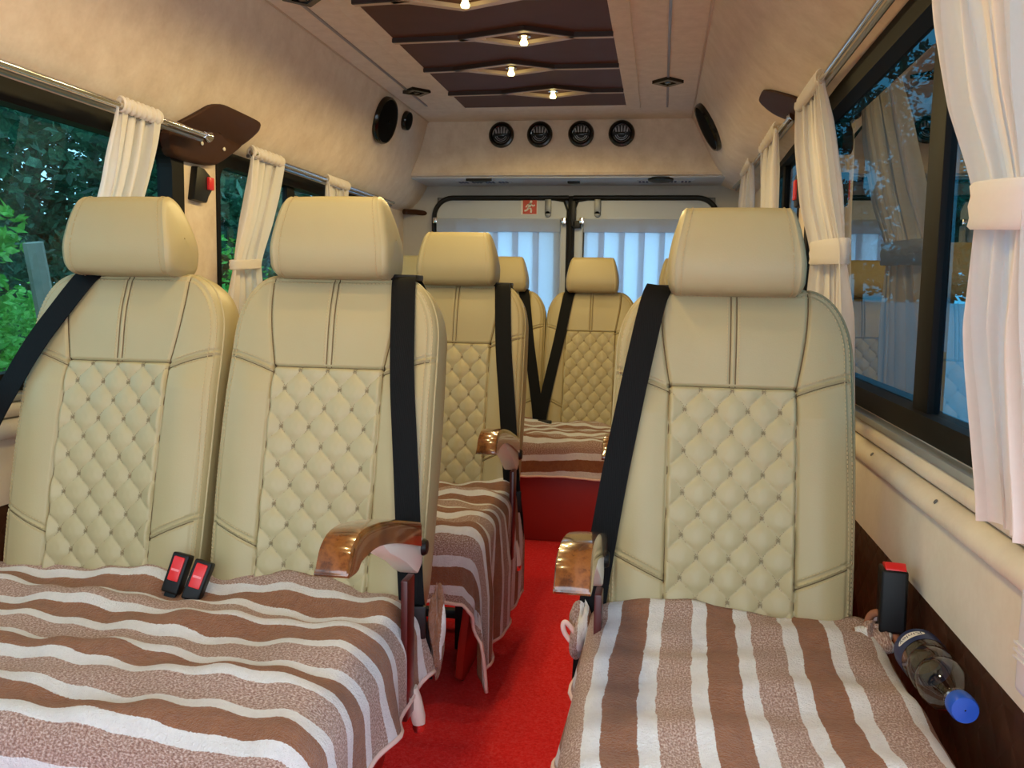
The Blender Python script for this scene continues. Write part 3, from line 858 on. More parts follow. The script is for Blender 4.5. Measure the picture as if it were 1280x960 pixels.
def surf3(x, s, n):
    x, s, n = np.broadcast_arrays(x, s, n)
    return np.stack([x, s*SA-n*CA, ZB+s*CA+n*SA], -1)
def surface(x, s, W, off=0):
    x = np.asarray(x, float); s = np.asarray(s, float)
    return surf3(x, s, n_fn(x, s, W, edge_dist(x, s, W))+off)

def dashes(mb, pts, pitch=.0062, ln=.0040, w=.0007, h=.0009):
    """stitches: short raised dashes along a 3-D path lying on the front of the back"""
    pts = np.asarray(pts); seg = np.linalg.norm(np.diff(pts, axis=0), axis=1); cum = np.concatenate([[0], np.cumsum(seg)])
    nrm = Vector((0, -CA, SA))
    for d in np.arange(0, cum[-1]-ln, pitch):
        a = Vector([np.interp(d, cum, pts[:, k]) for k in range(3)]); b = Vector([np.interp(d+ln, cum, pts[:, k]) for k in range(3)])
        t = (b-a).normalized(); sd = t.cross(nrm).normalized()*w; up = nrm*h
        lo = -nrm*.0006
        mb.add([tuple(p) for p in (a-sd+lo, a+sd+lo, b+sd+lo, b-sd+lo, a-sd+up, a+sd+up, b+sd+up, b-sd+up)], [(4, 5, 6, 7), (0, 1, 5, 4), (2, 3, 7, 6), (1, 2, 6, 5), (3, 0, 4, 7)])

def build_back(W):
    NX, NS = 196, 280
    sv = np.concatenate([np.linspace(0, BL-.125, NS-60), BL-.125+.125*np.sin(np.linspace(0, PI/2, 61))[1:]])
    u = np.linspace(-1, 1, NX)
    S, U = np.meshgrid(sv, u, indexing='ij'); Xg = U*hw_fn(S, W)
    ED = edge_dist(Xg, S, W); N = n_fn(Xg, S, W, ED); P = surf3(Xg, S, N)
    flat = P.reshape(-1, 3)
    fx = (Xg[:-1, :-1]+Xg[1:, 1:])/2; fs = (S[:-1, :-1]+S[1:, 1:])/2; ax = np.abs(fx)
    reg = np.zeros(fx.shape, int)
    q = (ax < QH) & (fs < QS); up = (fs >= QS) & (ax < xs_fn(fs)); side = ~(q | up)
    sl, hl = shoulder_line(fx), hip_line(fx)
    reg[q] = 1; reg[up] = 2
    for sgn, base in ((-1, 3), (1, 6)):
        mk = side & (np.sign(fx) == sgn)
        reg[mk & (fs >= sl+.005)] = base; reg[mk & (fs < sl+.005) & (fs >= hl+.005)] = base+1; reg[mk & (fs < hl+.005)] = base+2
    parts = []
    nm = {1: 'quilted_panel', 2: 'upper_panel', 3: 'shoulder_panel', 4: 'side_bolster', 5: 'hip_panel', 6: 'shoulder_panel', 7: 'side_bolster', 8: 'hip_panel'}
    for r in range(1, 9):
        ii, jj = np.nonzero(reg == r)
        if len(ii) == 0: continue
        fa = np.stack([ii*NX+jj, ii*NX+jj+1, (ii+1)*NX+jj+1, (ii+1)*NX+jj], 1)
        uq, inv = np.unique(fa, return_inverse=True); inv = inv.reshape(fa.shape)
        m = MB(); m.v = [tuple(p) for p in flat[uq]]; m.f = [tuple(int(k) for k in f_) for f_ in inv]
        parts.append((nm[r], mesh_of(nm[r], m, 'leather_light' if r == 1 else 'leather', angle=180, fixn=False)))
    # shell: sides and rear
    ol = outline(W); c = ol.mean(0)
    m = MB(); loops = []
    nb = np.interp(0, [0], [0])
    base_n = .010*np.sin(np.clip(ol[:, 1]/BL, 0, 1)*PI)
    base_n = n_fn(ol[:, 0], ol[:, 1], W, np.zeros(len(ol)))
    for inset, nn in ((0.0, 0.0), (-.0025, -.012), (-.003, -.05), (0, -.078), (.008, -.092), (.022, -.099), (.06, -.101)):
        q = c+(ol-c)*(1-inset/np.maximum(np.linalg.norm(ol-c, axis=1), .05))[:, None]
        k = min(1, -nn/.05)
        loops.append(surf3(q[:, 0], q[:, 1], base_n*(1-k)+(-.008)*k+nn))
    m.grid(np.array(loops)); o = len(m.v)-len(ol); m.f.append(tuple(o+i for i in range(len(ol))))
    l0 = [len(m.v)-len(ol)*(7-i) for i in range(7)]
    m.f.append(tuple([l0[i] for i in range(7)]+[l0[i]+len(ol)-1 for i in range(6, -1, -1)]))
    shell = mesh_of('backrest', m, 'leather', angle=60)
    # piping
    pp = surf3(ol[:, 0], ol[:, 1], base_n+.0)
    pip = mesh_of('piping', MB().tube([tuple(p) for p in pp], .0026, 6), 'leather', angle=180)
    # stitches
    st = MB()
    for d in (.0075, .0175):
        q = c+(ol-c)*(1-d/np.linalg.norm(ol-c, axis=1))[:, None]; q = q[4:-4]
        dashes(st, surface(q[:, 0], q[:, 1], W), .0075, .0048)
    sp = np.linspace(QS+.008, BL-.012, 60)
    for x in (-.0105, .0105): dashes(st, surface(np.full(60, x), sp, W))
    for sgn in (-1, 1):
        for fn, dx in ((shoulder_line, -.0045), (shoulder_line, .0145), (hip_line, -.0045), (hip_line, .0145)):
            x0 = QH+.012 if fn is hip_line else QH+.016; xe = W/2-.026
            xx = sgn*np.linspace(x0, xe, 40); dashes(st, surface(xx, fn(xx)+dx, W))
    stm = mesh_of('stitching', st, 'thread', smooth=False, fixn=False)
    se = MB()  # thin dark tubes laid in the grooves to stand in for their shade
    def shade_line(x, s_): se.tube([tuple(p) for p in surface(np.asarray(x, float), np.asarray(s_, float), W, .0010)], .0010, 5)
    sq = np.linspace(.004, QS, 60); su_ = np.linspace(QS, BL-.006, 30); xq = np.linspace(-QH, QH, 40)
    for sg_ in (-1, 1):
        shade_line(np.full(60, sg_*QH), sq); shade_line(sg_*xs_fn(su_), su_)
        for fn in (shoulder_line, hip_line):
            xx = sg_*np.linspace(QH+.002, W/2-.016, 40); shade_line(xx, fn(xx))
    shade_line(xq, np.full(40, QS)); shade_line(np.full(30, -.005), su_); shade_line(np.full(30, .005), su_)
    sem = mesh_of('seam_shade', se, 'seam_shade', angle=180, fixn=False)
    qt = MB()
    # quilt thread: along each diamond line
    nrow = int(QS/(DYq/2))+1
    for fam in (-1, 1):
        for k in range(-14, 22):
            ty = np.linspace(0, nrow, nrow*10); fl = np.floor(ty); fr = ty-fl; g = fl+(.22*fr+.78*(.5-.5*np.cos(PI*fr)))
            tx = fam*g+2*k; x = tx*DXq/2; s = QS-.004-ty*DYq/2
            ok = (np.abs(x) < QH-.003) & (s > .004) & (s < QS-.006)
            if ok.sum() > 4:
                idx = np.nonzero(ok)[0]; idx = np.arange(idx[0], idx[-1]+1)
                dashes(qt, surface(x[idx], s[idx], W, .0009), .0045, .0030, .0006, .0006)
    # little cross tacks at the nodes
    for r in range(0, nrow):
        for k in range(-2, 3):
            x = (k+(.5 if r % 2 else 0))*DXq; s = QS-.004-r*DYq/2
            if abs(x) > QH-.004 or s < .01: continue
            x = np.clip(x, -QH+.006, QH-.006)
            for (a, b_, c_, d_) in ((-.004, 0, .004, 0), (-.0035, -.0032, .0035, .0032), (-.0035, .0032, .0035, -.0032)):
                pts = surface(np.array([x+a, x+c_]), np.array([s+b_-.001, s+d_-.001]), W, .0003); dashes(qt, pts, .02, float(np.linalg.norm(pts[1]-pts[0]))*.95, .0006, .0008)
    qm = mesh_of('quilt_stitching', qt, 'thread_dark', smooth=False, fixn=False)
    return shell, parts, pip, stm, qm, sem
BACK = {w: build_back(w) for w in (.416, .400)}

# headrest: side profile swept across with rounded ends
def build_head(W=.232):
    prof = [(-.026, -.070), (-.047, -.064), (-.057, -.046), (-.061, -.016), (-.056, .030), (-.047, .062), (-.037, .076), (-.020, .083), (.000, .080), (.014, .070), (.034, .045), (.052, .010), (.058, -.018), (.056, -.044), (.046, -.066), (.016, -.071)]
    pr = np.array(prof)
    # smooth closed (Catmull)
    n = len(pr); dense = []
    for i in range(n):
        p0, p1, p2, p3 = pr[i-1], pr[i], pr[(i+1) % n], pr[(i+2) % n]
        for t in np.linspace(0, 1, 5, endpoint=False):
            dense.append(.5*((2*p1)+(-p0+p2)*t+(2*p0-5*p1+4*p2-p3)*t*t+(-p0+3*p1-3*p2+p3)*t**3))
    D = np.array(dense); c = D.mean(0)
    h = W/2
    us = [(-1, .02, 0), (-1, .35, 0), (-1, .75, .002), (-.995, .90, .004), (-.975, .965, 0), (-.95, .99, 0)]
    secs = []
    for x, sc in ((-h-.003, .02), (-h-.003, .4), (-h, .80), (-h+.0025, .92), (-h+.007, .982), (-h+.0105, 1.003), (-h+.0135, .990), (-h+.018, .993), (-h+.04, 1.0), (-.03, 1.008), (.03, 1.008), (h-.04, 1.0), (h-.018, .993), (h-.0135, .990), (h-.0105, 1.003), (h-.007, .982), (h-.0025, .92), (h, .80), (h+.003, .4), (h+.003, .02)):
        q = c+(D-c)*sc
        tp = 1-.17*np.clip((q[:, 1]+.02)/.10, 0, 1)**1.3-.03*np.clip((-.05-q[:, 1])/.02, 0, 1)
        secs.append(np.stack([x*tp, q[:, 0], q[:, 1]], 1))
    S = np.array(secs)
    def sec(a, b): return mesh_of('hr', MB().grid(S[a:b], close_v=True), 'leather', angle=70)
    body = sec(5, 15); e1 = sec(0, 6); e2 = sec(14, 20)
    sts = []
    for i in (8, 11):
        st = MB(); sts.append(st)
        sgn = -1 if i == 8 else 1
        q = c+(D-c)*1.0; x = sgn*(h-.022)
        tp = 1-.17*np.clip((q[:, 1]+.02)/.10, 0, 1)**1.3
        pts = np.stack([x*tp, (q[:, 0]-c[0])*1.004+c[0], (q[:, 1]-c[1])*1.004+c[1]], 1)
        for k in range(0, len(pts)):
            a = Vector(pts[k]); b = Vector(pts[(k+1) % len(pts)]); t = b-a; L = t.length
            nn = Vector((0, t.z, -t.y)).normalized()
            m_ = max(1, int(round(L/.0065)))
            for j in range(m_):
                p = a+t*(j/m_); q_ = p+t.normalized()*min(.0042, L/m_*.7); w = Vector((.0007, 0, 0)); 
                if (p-Vector((x, c[0], c[1]))).dot(nn) < 0: nn = -nn
                u_ = nn*.0009
                st.add([tuple(v_) for v_ in (p-w, p+w, q_+w, q_-w, p-w+u_, p+w+u_, q_+w+u_, q_-w+u_)], [(4, 5, 6, 7), (0, 1, 5, 4), (2, 3, 7, 6), (1, 2, 6, 5), (3, 0, 4, 7)])
    return body, e1, e2, [mesh_of('stitching', q_, 'thread', smooth=False, fixn=False) for q_ in sts]
HEAD = {.416: build_head(.232), .400: build_head(.226)}
POST = mesh_of('headrest_post', MB().tube([(0, 0, -.03), (0, 0, .03)], .006, 10), 'chrome')

def add_back(parent, x, W=.416, lift=0.0):
    sh, parts, pip, stm, qm, sem = BACK[W]
    b = inst('backrest', sh, parent, (x, 0, max(lift, 0)))
    for nm, me in parts: inst(nm, me, b)
    inst('piping', pip, b); inst('stitching', stm, b); inst('quilt_stitching', qm, b); inst('seam_shade', sem, b)
    body, e1, e2, st = HEAD[W]
    hz = ZB+BL*CA+.064+lift; hy = BL*SA-.002
    h = inst('headrest', body, parent, (x, hy+.005, hz), (math.radians(-4), 0, 0))
    inst('side_panel', e1, h); inst('side_panel', e2, h); [inst('stitching', q_, h) for q_ in st]
    for dx in (-.055, .055): inst('headrest_post', POST, h, (dx, .01, -.06))
    return b

# seat belt ribbon: list of (x, s, extra n)
def belt_mesh(path, W, width=.046):
    pts = np.array(path, float); t = np.linspace(0, 1, len(pts)); tt = np.linspace(0, 1, 60)
    x = np.interp(tt, t, pts[:, 0]); s = np.interp(tt, t, pts[:, 1]); n = np.interp(tt, t, pts[:, 2])
    k = np.ones(5)/5
    for arr in (x, s, n):
        arr[2:-2] = np.convolve(arr, k, 'valid')
    P = surf3(x, s, n); m = MB(); rows = []
    for i in range(len(P)):
        d = P[min(i+1, 59)]-P[max(i-1, 0)]; d = Vector(d).normalized()
        sd = d.cross(Vector((0, -CA, SA)))
        if abs(d.dot(Vector((0, -CA, SA)))) > .8: sd = Vector((1, 0, 0))*(1 if sd.x >= 0 else -1)
        sd = sd.normalized()*width/2; nn = sd.cross(d).normalized()*.0009; c = Vector(P[i])
        rows.append([tuple(c-sd-nn), tuple(c-sd*.9-nn), tuple(c+sd*.9-nn), tuple(c+sd-nn), tuple(c+sd+nn), tuple(c-sd+nn)])
    m.grid(rows, close_v=True); return m
def belt(parent, bx, W, side, path, lift=0.0):
    """side: +1 belt at the +x side of the back"""
    m = belt_mesh([(p[0]*side, p[1], p[2]) for p in path], W); me = mesh_of('seat_belt', m, 'webbing', angle=60)
    o = inst('seat_belt', me, parent, (bx, 0, lift))
    # guide loop at the top of the back
    x0 = path[2][0]*side
    gmb = MB().box(x0-.025, x0+.025, BL*SA-.004, BL*SA+.05, ZB+BL*CA-.008, ZB+BL*CA+.004)
    inst('belt_guide', mesh_of('belt_guide', gmb, 'black', bevel=.003), o)
    return o
def buckle(parent, loc, rot, lab=None):
    m = MB().box(-.016, .016, -.012, .012, -.01, .062); b = inst('belt_buckle', mesh_of('belt_buckle', m, 'black', bevel=.004, segs=3), parent, loc, rot)
    inst('release_button', mesh_of('release_button', MB().box(-.0105, .0105, -.0145, -.006, .012, .056), 'red_plastic', bevel=.003), b)
    inst('button_mark', mesh_of('button_mark', MB().box(-.0075, .0075, -.0152, -.0138, .030, .034), 'pink_label', smooth=False), b)
    inst('buckle_stalk', mesh_of('buckle_stalk', MB().box(-.011, .011, -.004, .004, -.09, -.006), 'black', bevel=.002), b)
    return b

# armrest (local x=0 middle, y from seat origin): burl cap + cream bracket + post
def build_arm(side):
    top = [(-.03, .558), (-.10, .578), (-.19, .602), (-.27, .618), (-.335, .624), (-.374, .612), (-.391, .588), (-.394, .578)]
    bot = [(-.390, .574), (-.355, .573), (-.335, .582), (-.27, .582), (-.19, .565), (-.10, .538), (-.03, .515)]
    def cat(p, n=6):
        p = np.array(p); out = []
        for i in range(len(p)-1):
            p0 = p[max(i-1, 0)]; p1 = p[i]; p2 = p[i+1]; p3 = p[min(i+2, len(p)-1)]
            for t in np.linspace(0, 1, n, endpoint=False): out.append(.5*((2*p1)+(-p0+p2)*t+(2*p0-5*p1+4*p2-p3)*t*t+(-p0+3*p1-3*p2+p3)*t**3))
        out.append(p[-1]); return np.array(out)
    T = cat(top); B = cat(bot[::-1]); n = len(T)
    # match stations
    Bm = np.array([[np.interp(i/(n-1), np.linspace(0, 1, len(B)), B[:, k]) for k in range(2)] for i in range(n)])
    hw = .0240; m = MB(); rows = []
    for i in range(n):
        a, b = T[i], Bm[i]; d = (b-a)
        # rounded crown across the width
        ring_ = []
        for (x, k) in ((-1, 1), (-1, .35), (-.985, .13), (-.90, .03), (-.55, .0), (0, -.01), (.55, 0), (.90, .03), (.985, .13), (1, .35), (1, 1)):
            q = a+d*k; ring_.append((x*hw, q[0], q[1]))
        rows.append(ring_)
    m.grid(rows, close_v=True); L = len(rows[0])
    m.f.append(tuple(range(L))[::-1]); m.f.append(tuple((n-1)*L+i for i in range(L)))
    cap = mesh_of('armrest', m, 'wood', angle=35)
    # inlay line between crown and side: bracket beneath
    br = MB(); bp = [(-.02, .538), (-.10, .550), (-.18, .570), (-.235, .576), (-.19, .548), (-.14, .525), (-.10, .506), (-.06, .482), (-.03, .466), (-.005, .476), (-.0, .52)]
    br.prism(bp, -.019, .019, YZ); brm = mesh_of('bracket', br, 'cream_plastic', bevel=.005)
    kn = MB().lathe([(.001, 0), (.015, 0), (.017, .006), (.014, .013), (.001, .015)], (.0, -.008, .515), (1, 0, 0), 20, False)
    kn2 = MB().lathe([(.020, -.022), (.022, -.028), (.014, -.038), (.001, -.040)], (0, .004, .522), (0, -1, 0), 20, False)
    knm = mesh_of('pivot_knob', MB().lathe([(.001, -.028), (.012, -.027), (.015, -.022), (.015, .022), (.012, .027), (.001, .028)], (0, -.004, .506), (1, 0, 0), 24, False), 'black')
    po = mesh_of('armrest_post', MB().box(.010, .022, -.108, -.064, .235, .478), 'maroon_dark', bevel=.003)
    tip = mesh_of('recline_lever', MB().tube([(.016, -.060, .275), (.020, -.055, .25), (.024, -.045, .215), (.025, -.043, .202)], [.010, .013, .013, .011], 16), 'cream_plastic')
    tip2 = mesh_of('lever_tip', MB().lathe([(.0115, 0), (.0115, -.008), (.009, -.015), (.001, -.017)], (.025, -.043, .203), (0, 0, 1), 16, False), 'chrome')
    return cap, brm, knm, po, tip, tip2
ARM = build_arm(1)
def armrest(parent, x):
    cap, brm, knm, po, tip, tip2 = ARM
    a = inst('armrest', cap, parent, (x, 0, 0)); inst('bracket', brm, a); inst('pivot_knob', knm, a); inst('armrest_post', po, a)
    l = inst('recline_lever', tip, parent, (x, 0, 0)); inst('lever_tip', tip2, l)
    return a

def side_panel_mesh():
    p = [(-.44, .275), (-.03, .275), (-.04, .20), (-.07, .10), (-.12, .02), (-.15, .0), (-.36, .0), (-.40, .02), (-.43, .12)]
    m = MB().prism(p, -.010, .010, YZ); return mesh_of('side_panel', m, 'maroon', bevel=.006)
SIDEP = side_panel_mesh()
LEGM = mesh_of('leg', MB().box(-.0175, .0175, -.02, .02, 0, .25), 'black', bevel=.003)
def seat_common(t, hwid, cz=.402, depth=.49):
    # cushion, frame, side panels, legs (local coordinates of the seat)
    c = MB().box(-hwid+.02, hwid-.02, -depth+.02, .02, cz-.10, cz-.022)
    inst('cushion', mesh_of('cushion', c, 'leather', bevel=.03, segs=4), t)
    fr = MB().box(-hwid+.01, hwid-.01, -depth+.04, .0, .235, .295)
    inst('seat_frame', mesh_of('seat_frame', fr, 'black', bevel=.004), t)

# belt paths (x, s, n) on the +x side; the path starts behind the back
P_BELT_AISLE = [(.128, BL-.12, -.115), (.130, BL-.01, -.112), (.131, BL+.004, -.05), (.133, BL+.003, .004), (.137, BL-.03, .018), (.150, .46, .030), (.172, .30, .036), (.188, .16, .036), (.200, .05, .030), (.207, -.02, -.01), (.209, -.08, -.03)]
P_BELT_WIN = [(.078, BL-.12, -.115), (.080, BL-.01, -.112), (.082, BL+.004, -.05), (.085, BL+.003, .004), (.100, BL-.03, .018), (.170, .50, .034), (.240, .36, .030), (.285, .25, .020), (.325, .10, .0)]
P_BELT_SINGLE = [(.122, BL-.12, -.115), (.124, BL-.01, -.112), (.126, BL+.004, -.05), (.130, BL+.003, .004), (.142, BL-.03, .020), (.170, .47, .034), (.197, .31, .032), (.218, .16, .022), (.232, .05, .0), (.236, -.05, -.02)]

def double_seat(loc, label):
    t = empty('double_seat', loc, label, 'seat', 'passenger seats')
    add_back(t, -.216, lift=.012); add_back(t, .216, lift=.012)
    seat_common(t, .425)
    for x, r_ in ((-.350, -8), (.352, 8)): inst('side_panel', SIDEP, t, (x, 0, .002), (0, math.radians(r_), 0))
    for x in (-.30, .31):
        for y in (-.155, -.02): inst('leg', LEGM, t, (x, y, 0))
    inst('foot_rail', mesh_of('foot_rail', MB().box(-.37, .37, -.035, -.01, .03, .055), 'black', bevel=.003), t)
    belt(t, .216, .416, 1, P_BELT_AISLE, .012); belt(t, -.216, .416, -1, P_BELT_WIN, .012)
    armrest(t, .413)
    tg = MB().box(-.022, .022, -.006, .006, -.03, .03); tb = inst('belt_tongue', mesh_of('belt_tongue', tg, 'black', bevel=.004), t, (.420, -.02, .375), (0, 0, .2))
    inst('metal_tongue', mesh_of('metal_tongue', MB().box(-.010, .010, -.003, .003, -.058, -.025), 'chrome', bevel=.001), tb)
    return t
def single_seat(loc, label):
    t = empty('single_seat', loc, label, 'seat', 'passenger seats')
    add_back(t, 0, lift=-.008); seat_common(t, .215)
    for x in (-.190, .190): inst('side_panel', SIDEP, t, (x, 0, 0))
    for x in (-.15, .15):
        for y in (-.155, -.02): inst('leg', LEGM, t, (x, y, 0))
    belt(t, 0, .416, -1, P_BELT_SINGLE); armrest(t, -.2265)
    return t
ROW1, ROW2, ROWB = 1.466, 2.395, 3.74
LX = -.829; RX = .1285
d1 = double_seat((LX, ROW1, 0), 'nearest cream quilted double seat on the left with wood armrest and striped blanket')
buckle(d1, (-.018, -.050, .415), (math.radians(-18), math.radians(12), 0)); buckle(d1, (.026, -.060, .408), (math.radians(-20), math.radians(16), .1))
d2 = double_seat((LX+.023, ROW2, 0), 'second cream double seat on the left, behind the front pair, yellow lit headrest')
s1 = single_seat((RX, ROW1, 0), 'nearest cream quilted single seat on the right by the window')
s2 = single_seat((RX, ROW2, 0), 'second cream single seat hidden behind the front right seat')
bb = inst('belt_buckle', mesh_of('belt_buckle', MB().box(-.020, .020, -.030, .030, -.05, .05), 'black', bevel=.005, segs=3), s1, (.254, -.010, .474), (math.radians(-6), 0, math.radians(-8)))
inst('release_button', mesh_of('release_button', MB().prism([(-.028, .043), (-.027, .053), (-.012, .060), (.026, .054), (.027, .043)], -.014, .017, YZ), 'red_plastic', bevel=.002), bb)
# rear bench
bt = empty('rear_bench', (-.494, ROWB, 0), 'cream four-place rear bench with striped blanket in front of the rear doors', 'bench seat', 'passenger seats')
for i in range(4): add_back(bt, -.607+.402*i, .400)
inst('cushion', mesh_of('cushion', MB().box(-.83, .83, -.45, .02, .29, .388), 'leather', bevel=.03, segs=4), bt)
inst('front_panel', mesh_of('front_panel', MB().box(-.82, .82, -.43, -.40, .0, .30), 'maroon', bevel=.006), bt)
inst('side_panel', mesh_of('side_panel', MB().box(-.82, -.80, -.40, .02, .0, .30), 'maroon', bevel=.006), bt)
inst('side_panel', mesh_of('side_panel', MB().box(.80, .82, -.40, .02, .0, .30), 'maroon', bevel=.006), bt)
P_BENCH = [(.088, BL-.12, -.115), (.090, BL-.01, -.112), (.092, BL+.004, -.05), (.094, BL+.003, .004), (.105, BL-.03, .02), (.135, .42, .030), (.165, .26, .034), (.190, .12, .036), (.196, .06, .034)]
belt(bt, .197, .400, -1, P_BENCH); belt(bt, -.205, .400, 1, P_BENCH)
tb = inst('belt_tongue', mesh_of('belt_tongue', MB().box(-.03, .03, -.008, .008, -.018, .018), 'black', bevel=.004), bt, (.02, -.02, .396), (-.2, 0, 0))

# ------------------------------------------------------------------ blankets
def blanket(lab, x0, x1, yf, yb, zt_, dl, dr, df, axis, seed, phase=0, wr=1.0, fold=.016, zslope=0, droop=None, db=0.0, skew=0, curl=0, rad=.045):
    r = np.random.default_rng(seed); ph = r.uniform(0, 6.28, 12)
    res = .009
    A = np.arange(x0-dl, x1+dr+res/2, res); Bv = np.arange(yf-df, yb+db+res/2, res)
    a, b = np.meshgrid(A, Bv, indexing='ij')
    ax0, ax1, by0 = x0+rad, x1-rad, yf+rad
    ox = np.where(a < ax0, a-ax0, np.where(a > ax1, a-ax1, 0)); oy = np.where(b < by0, b-by0, 0)
    if dl == 0: ox = np.where(a < ax0, 0, ox)
    if dr == 0: ox = np.where(a > ax1, 0, ox)
    d = np.hypot(ox, oy)+1e-9; ux, uy = ox/d, oy/d
    arc = rad*PI/2; ang = np.clip(d/rad, 0, PI/2)
    lat = np.where(d < arc, rad*np.sin(ang), rad); down = np.where(d < arc, rad*(1-np.cos(ang)), rad+(d-arc))
    # corner cloth is shared by both drops: cap how far it hangs
    along = np.where(np.abs(ux) > .7, b, a)
    hang = np.clip((d-arc)/.12, 0, 1)
    th = np.arctan2(uy, ux)
    lat = lat+hang*fold*(.6+np.sin(along*26+ph[0]+th*3)*.9+.4*np.sin(along*55+ph[1]))
    X = np.where(ox != 0, np.where(ox < 0, ax0, ax1), a)+ux*lat; Yy = np.where(oy != 0, by0, b)+uy*lat
    Z = zt_-down
    if droop is not None: Z = np.maximum(Z, droop+.006*np.sin(along*40))
    top = np.clip(1-d/arc, 0, 1)
    w = .0045*np.sin(b*34+a*5+ph[2])+.0035*np.sin(a*23-b*13+ph[3])+.003*np.sin(b*60+np.sin(a*8+ph[5])*2+ph[4])+.002*np.sin(a*70+b*30+ph[6])
    Z = Z+wr*w*(.35+.65*top)+zslope*(b-yf)
    # shallow dish and a rumple against the backrest
    Z = Z+.010*np.exp(-((yb-b)/.05)**2)*(1+.6*np.sin(a*19+ph[7])) if wr > .4 else Z
    pts = np.stack([X, Yy, Z], -1)
    m = MB().grid(pts)
    su = (b if axis == 'x' else a)
    bend = .010*np.sin(a*6+ph[8])*1.0 if axis == 'x' else (.010*np.sin(b*7+ph[8])+curl*np.clip((yf+.33-b)/.35, 0, 2)**2)
    u_ = su+bend*wr+phase+skew*(a if axis == 'x' else b)
    v_ = (a if axis == 'x' else b)
    uv = np.stack([u_.ravel(), v_.ravel()], 1)
    o = obj('blanket', m, 'blanket', uv=uv, angle=180, fixn=False)
    so = o.modifiers.new('thickness', 'SOLIDIFY'); so.thickness = .007; so.offset = 1
    tag(o, lab, 'blanket', 'striped seat blankets')
    # hem along the free edges
    per = []
    if dl: per.append(pts[0, :, :])
    per.append(pts[:, 0, :])
    if dr: per.append(pts[-1, :, :])
    org = o.location
    h = MB()
    for e in per: h.tube([tuple(p) for p in e[::2]], .0045, 6)
    obj('hem', h, 'hem', o, angle=180)
    return o
b1 = blanket('brown and white striped blanket over the nearest left double seat', -1.30, -.395, .92, ROW1+.012, .418, 0, .12, .24, 'x', 3, phase=.018, wr=1.35, zslope=-.01, rad=.07)
b2 = blanket('brown and white striped blanket over the front right single seat, stripes running lengthwise', -.105, .372, .93, ROW1+.012, .422, .12, .08, .25, 'y', 5, phase=.064, wr=.8, curl=-.006, skew=.008)
b3 = blanket('striped blanket hanging in a point from the second left double seat', -1.28, -.375, ROW2-.51, ROW2+.012, .418, 0, .30, .15, 'x', 8, phase=.05, wr=1.3, fold=.011)
b4 = blanket('striped blanket on the second right seat, showing left of the front seat belt', -.105, .36, ROW2-.51, ROW2+.012, .418, .13, 0, .12, 'y', 9, wr=1.0)
b5 = blanket('striped blanket across the rear bench', -1.30, .31, ROWB-.455, ROWB+.012, .402, 0, 0, .125, 'x', 11, phase=.02, wr=1.2, fold=.004)
# knotted corner loops of the front right blanket
def loop(parent, pts, r, mat): return obj('corner_loop', MB().tube(pts, r, 8), mat, parent, angle=180)
def bez(p, n=30):
    p = [Vector(q) for q in p]; out = []
    for i in range(len(p)-1):
        p0 = p[max(i-1, 0)]; p1 = p[i]; p2 = p[i+1]; p3 = p[min(i+2, len(p)-1)]
        for t in np.linspace(0, 1, 8, endpoint=False): out.append(tuple(.5*((2*p1)+(-p0+p2)*t+(2*p0-5*p1+4*p2-p3)*t*t+(-p0+3*p1-3*p2+p3)*t**3)))
    out.append(tuple(p[-1])); return out
loop(b2, bez([(.345, 1.455, .405), (.352, 1.465, .435), (.362, 1.460, .447), (.376, 1.445, .442), (.385, 1.425, .42), (.392, 1.395, .395)]), .0065, 'hem_brown')
loop(b2, bez([(.352, 1.465, .40), (.358, 1.467, .428), (.366, 1.463, .437), (.380, 1.450, .432), (.388, 1.430, .41), (.394, 1.400, .388)]), .0045, 'hem')
def crumple(parent, c, r, seed):
    rr = np.random.default_rng(seed); P = []; UVs = []
    for i, th in enumerate(np.linspace(.02, PI-.02, 22)):
        row = []
        for j, ph_ in enumerate(np.linspace(0, 2*PI, 36, endpoint=False)):
            k = 1+.22*math.sin(3*ph_+2*th+seed)+.12*math.sin(7*ph_-3*th)
            row.append((c[0]+r[0]*k*math.sin(th)*math.cos(ph_), c[1]+r[1]*k*math.sin(th)*math.sin(ph_), c[2]+r[2]*k*math.cos(th))); UVs.append((row[-1][0]*1.4+.03, row[-1][2]))
        P.append(row)
    m = MB().grid(P, close_v=True); return obj('corner_fold', m, 'blanket', parent, uv=UVs, angle=180)
crumple(b2, (.352, 1.440, .408), (.032, .04, .024), 2)
crumple(b2, (-.112, 1.480, .372), (.026, .045, .042), 4)
loop(b2, bez([(-.125, 1.455, .375), (-.140, 1.455, .392), (-.146, 1.455, .388), (-.142, 1.455, .372), (-.120, 1.455, .345)]), .0045, 'hem')
crumple(b1, (-.380, 1.50, .34), (.014, .03, .07), 6)

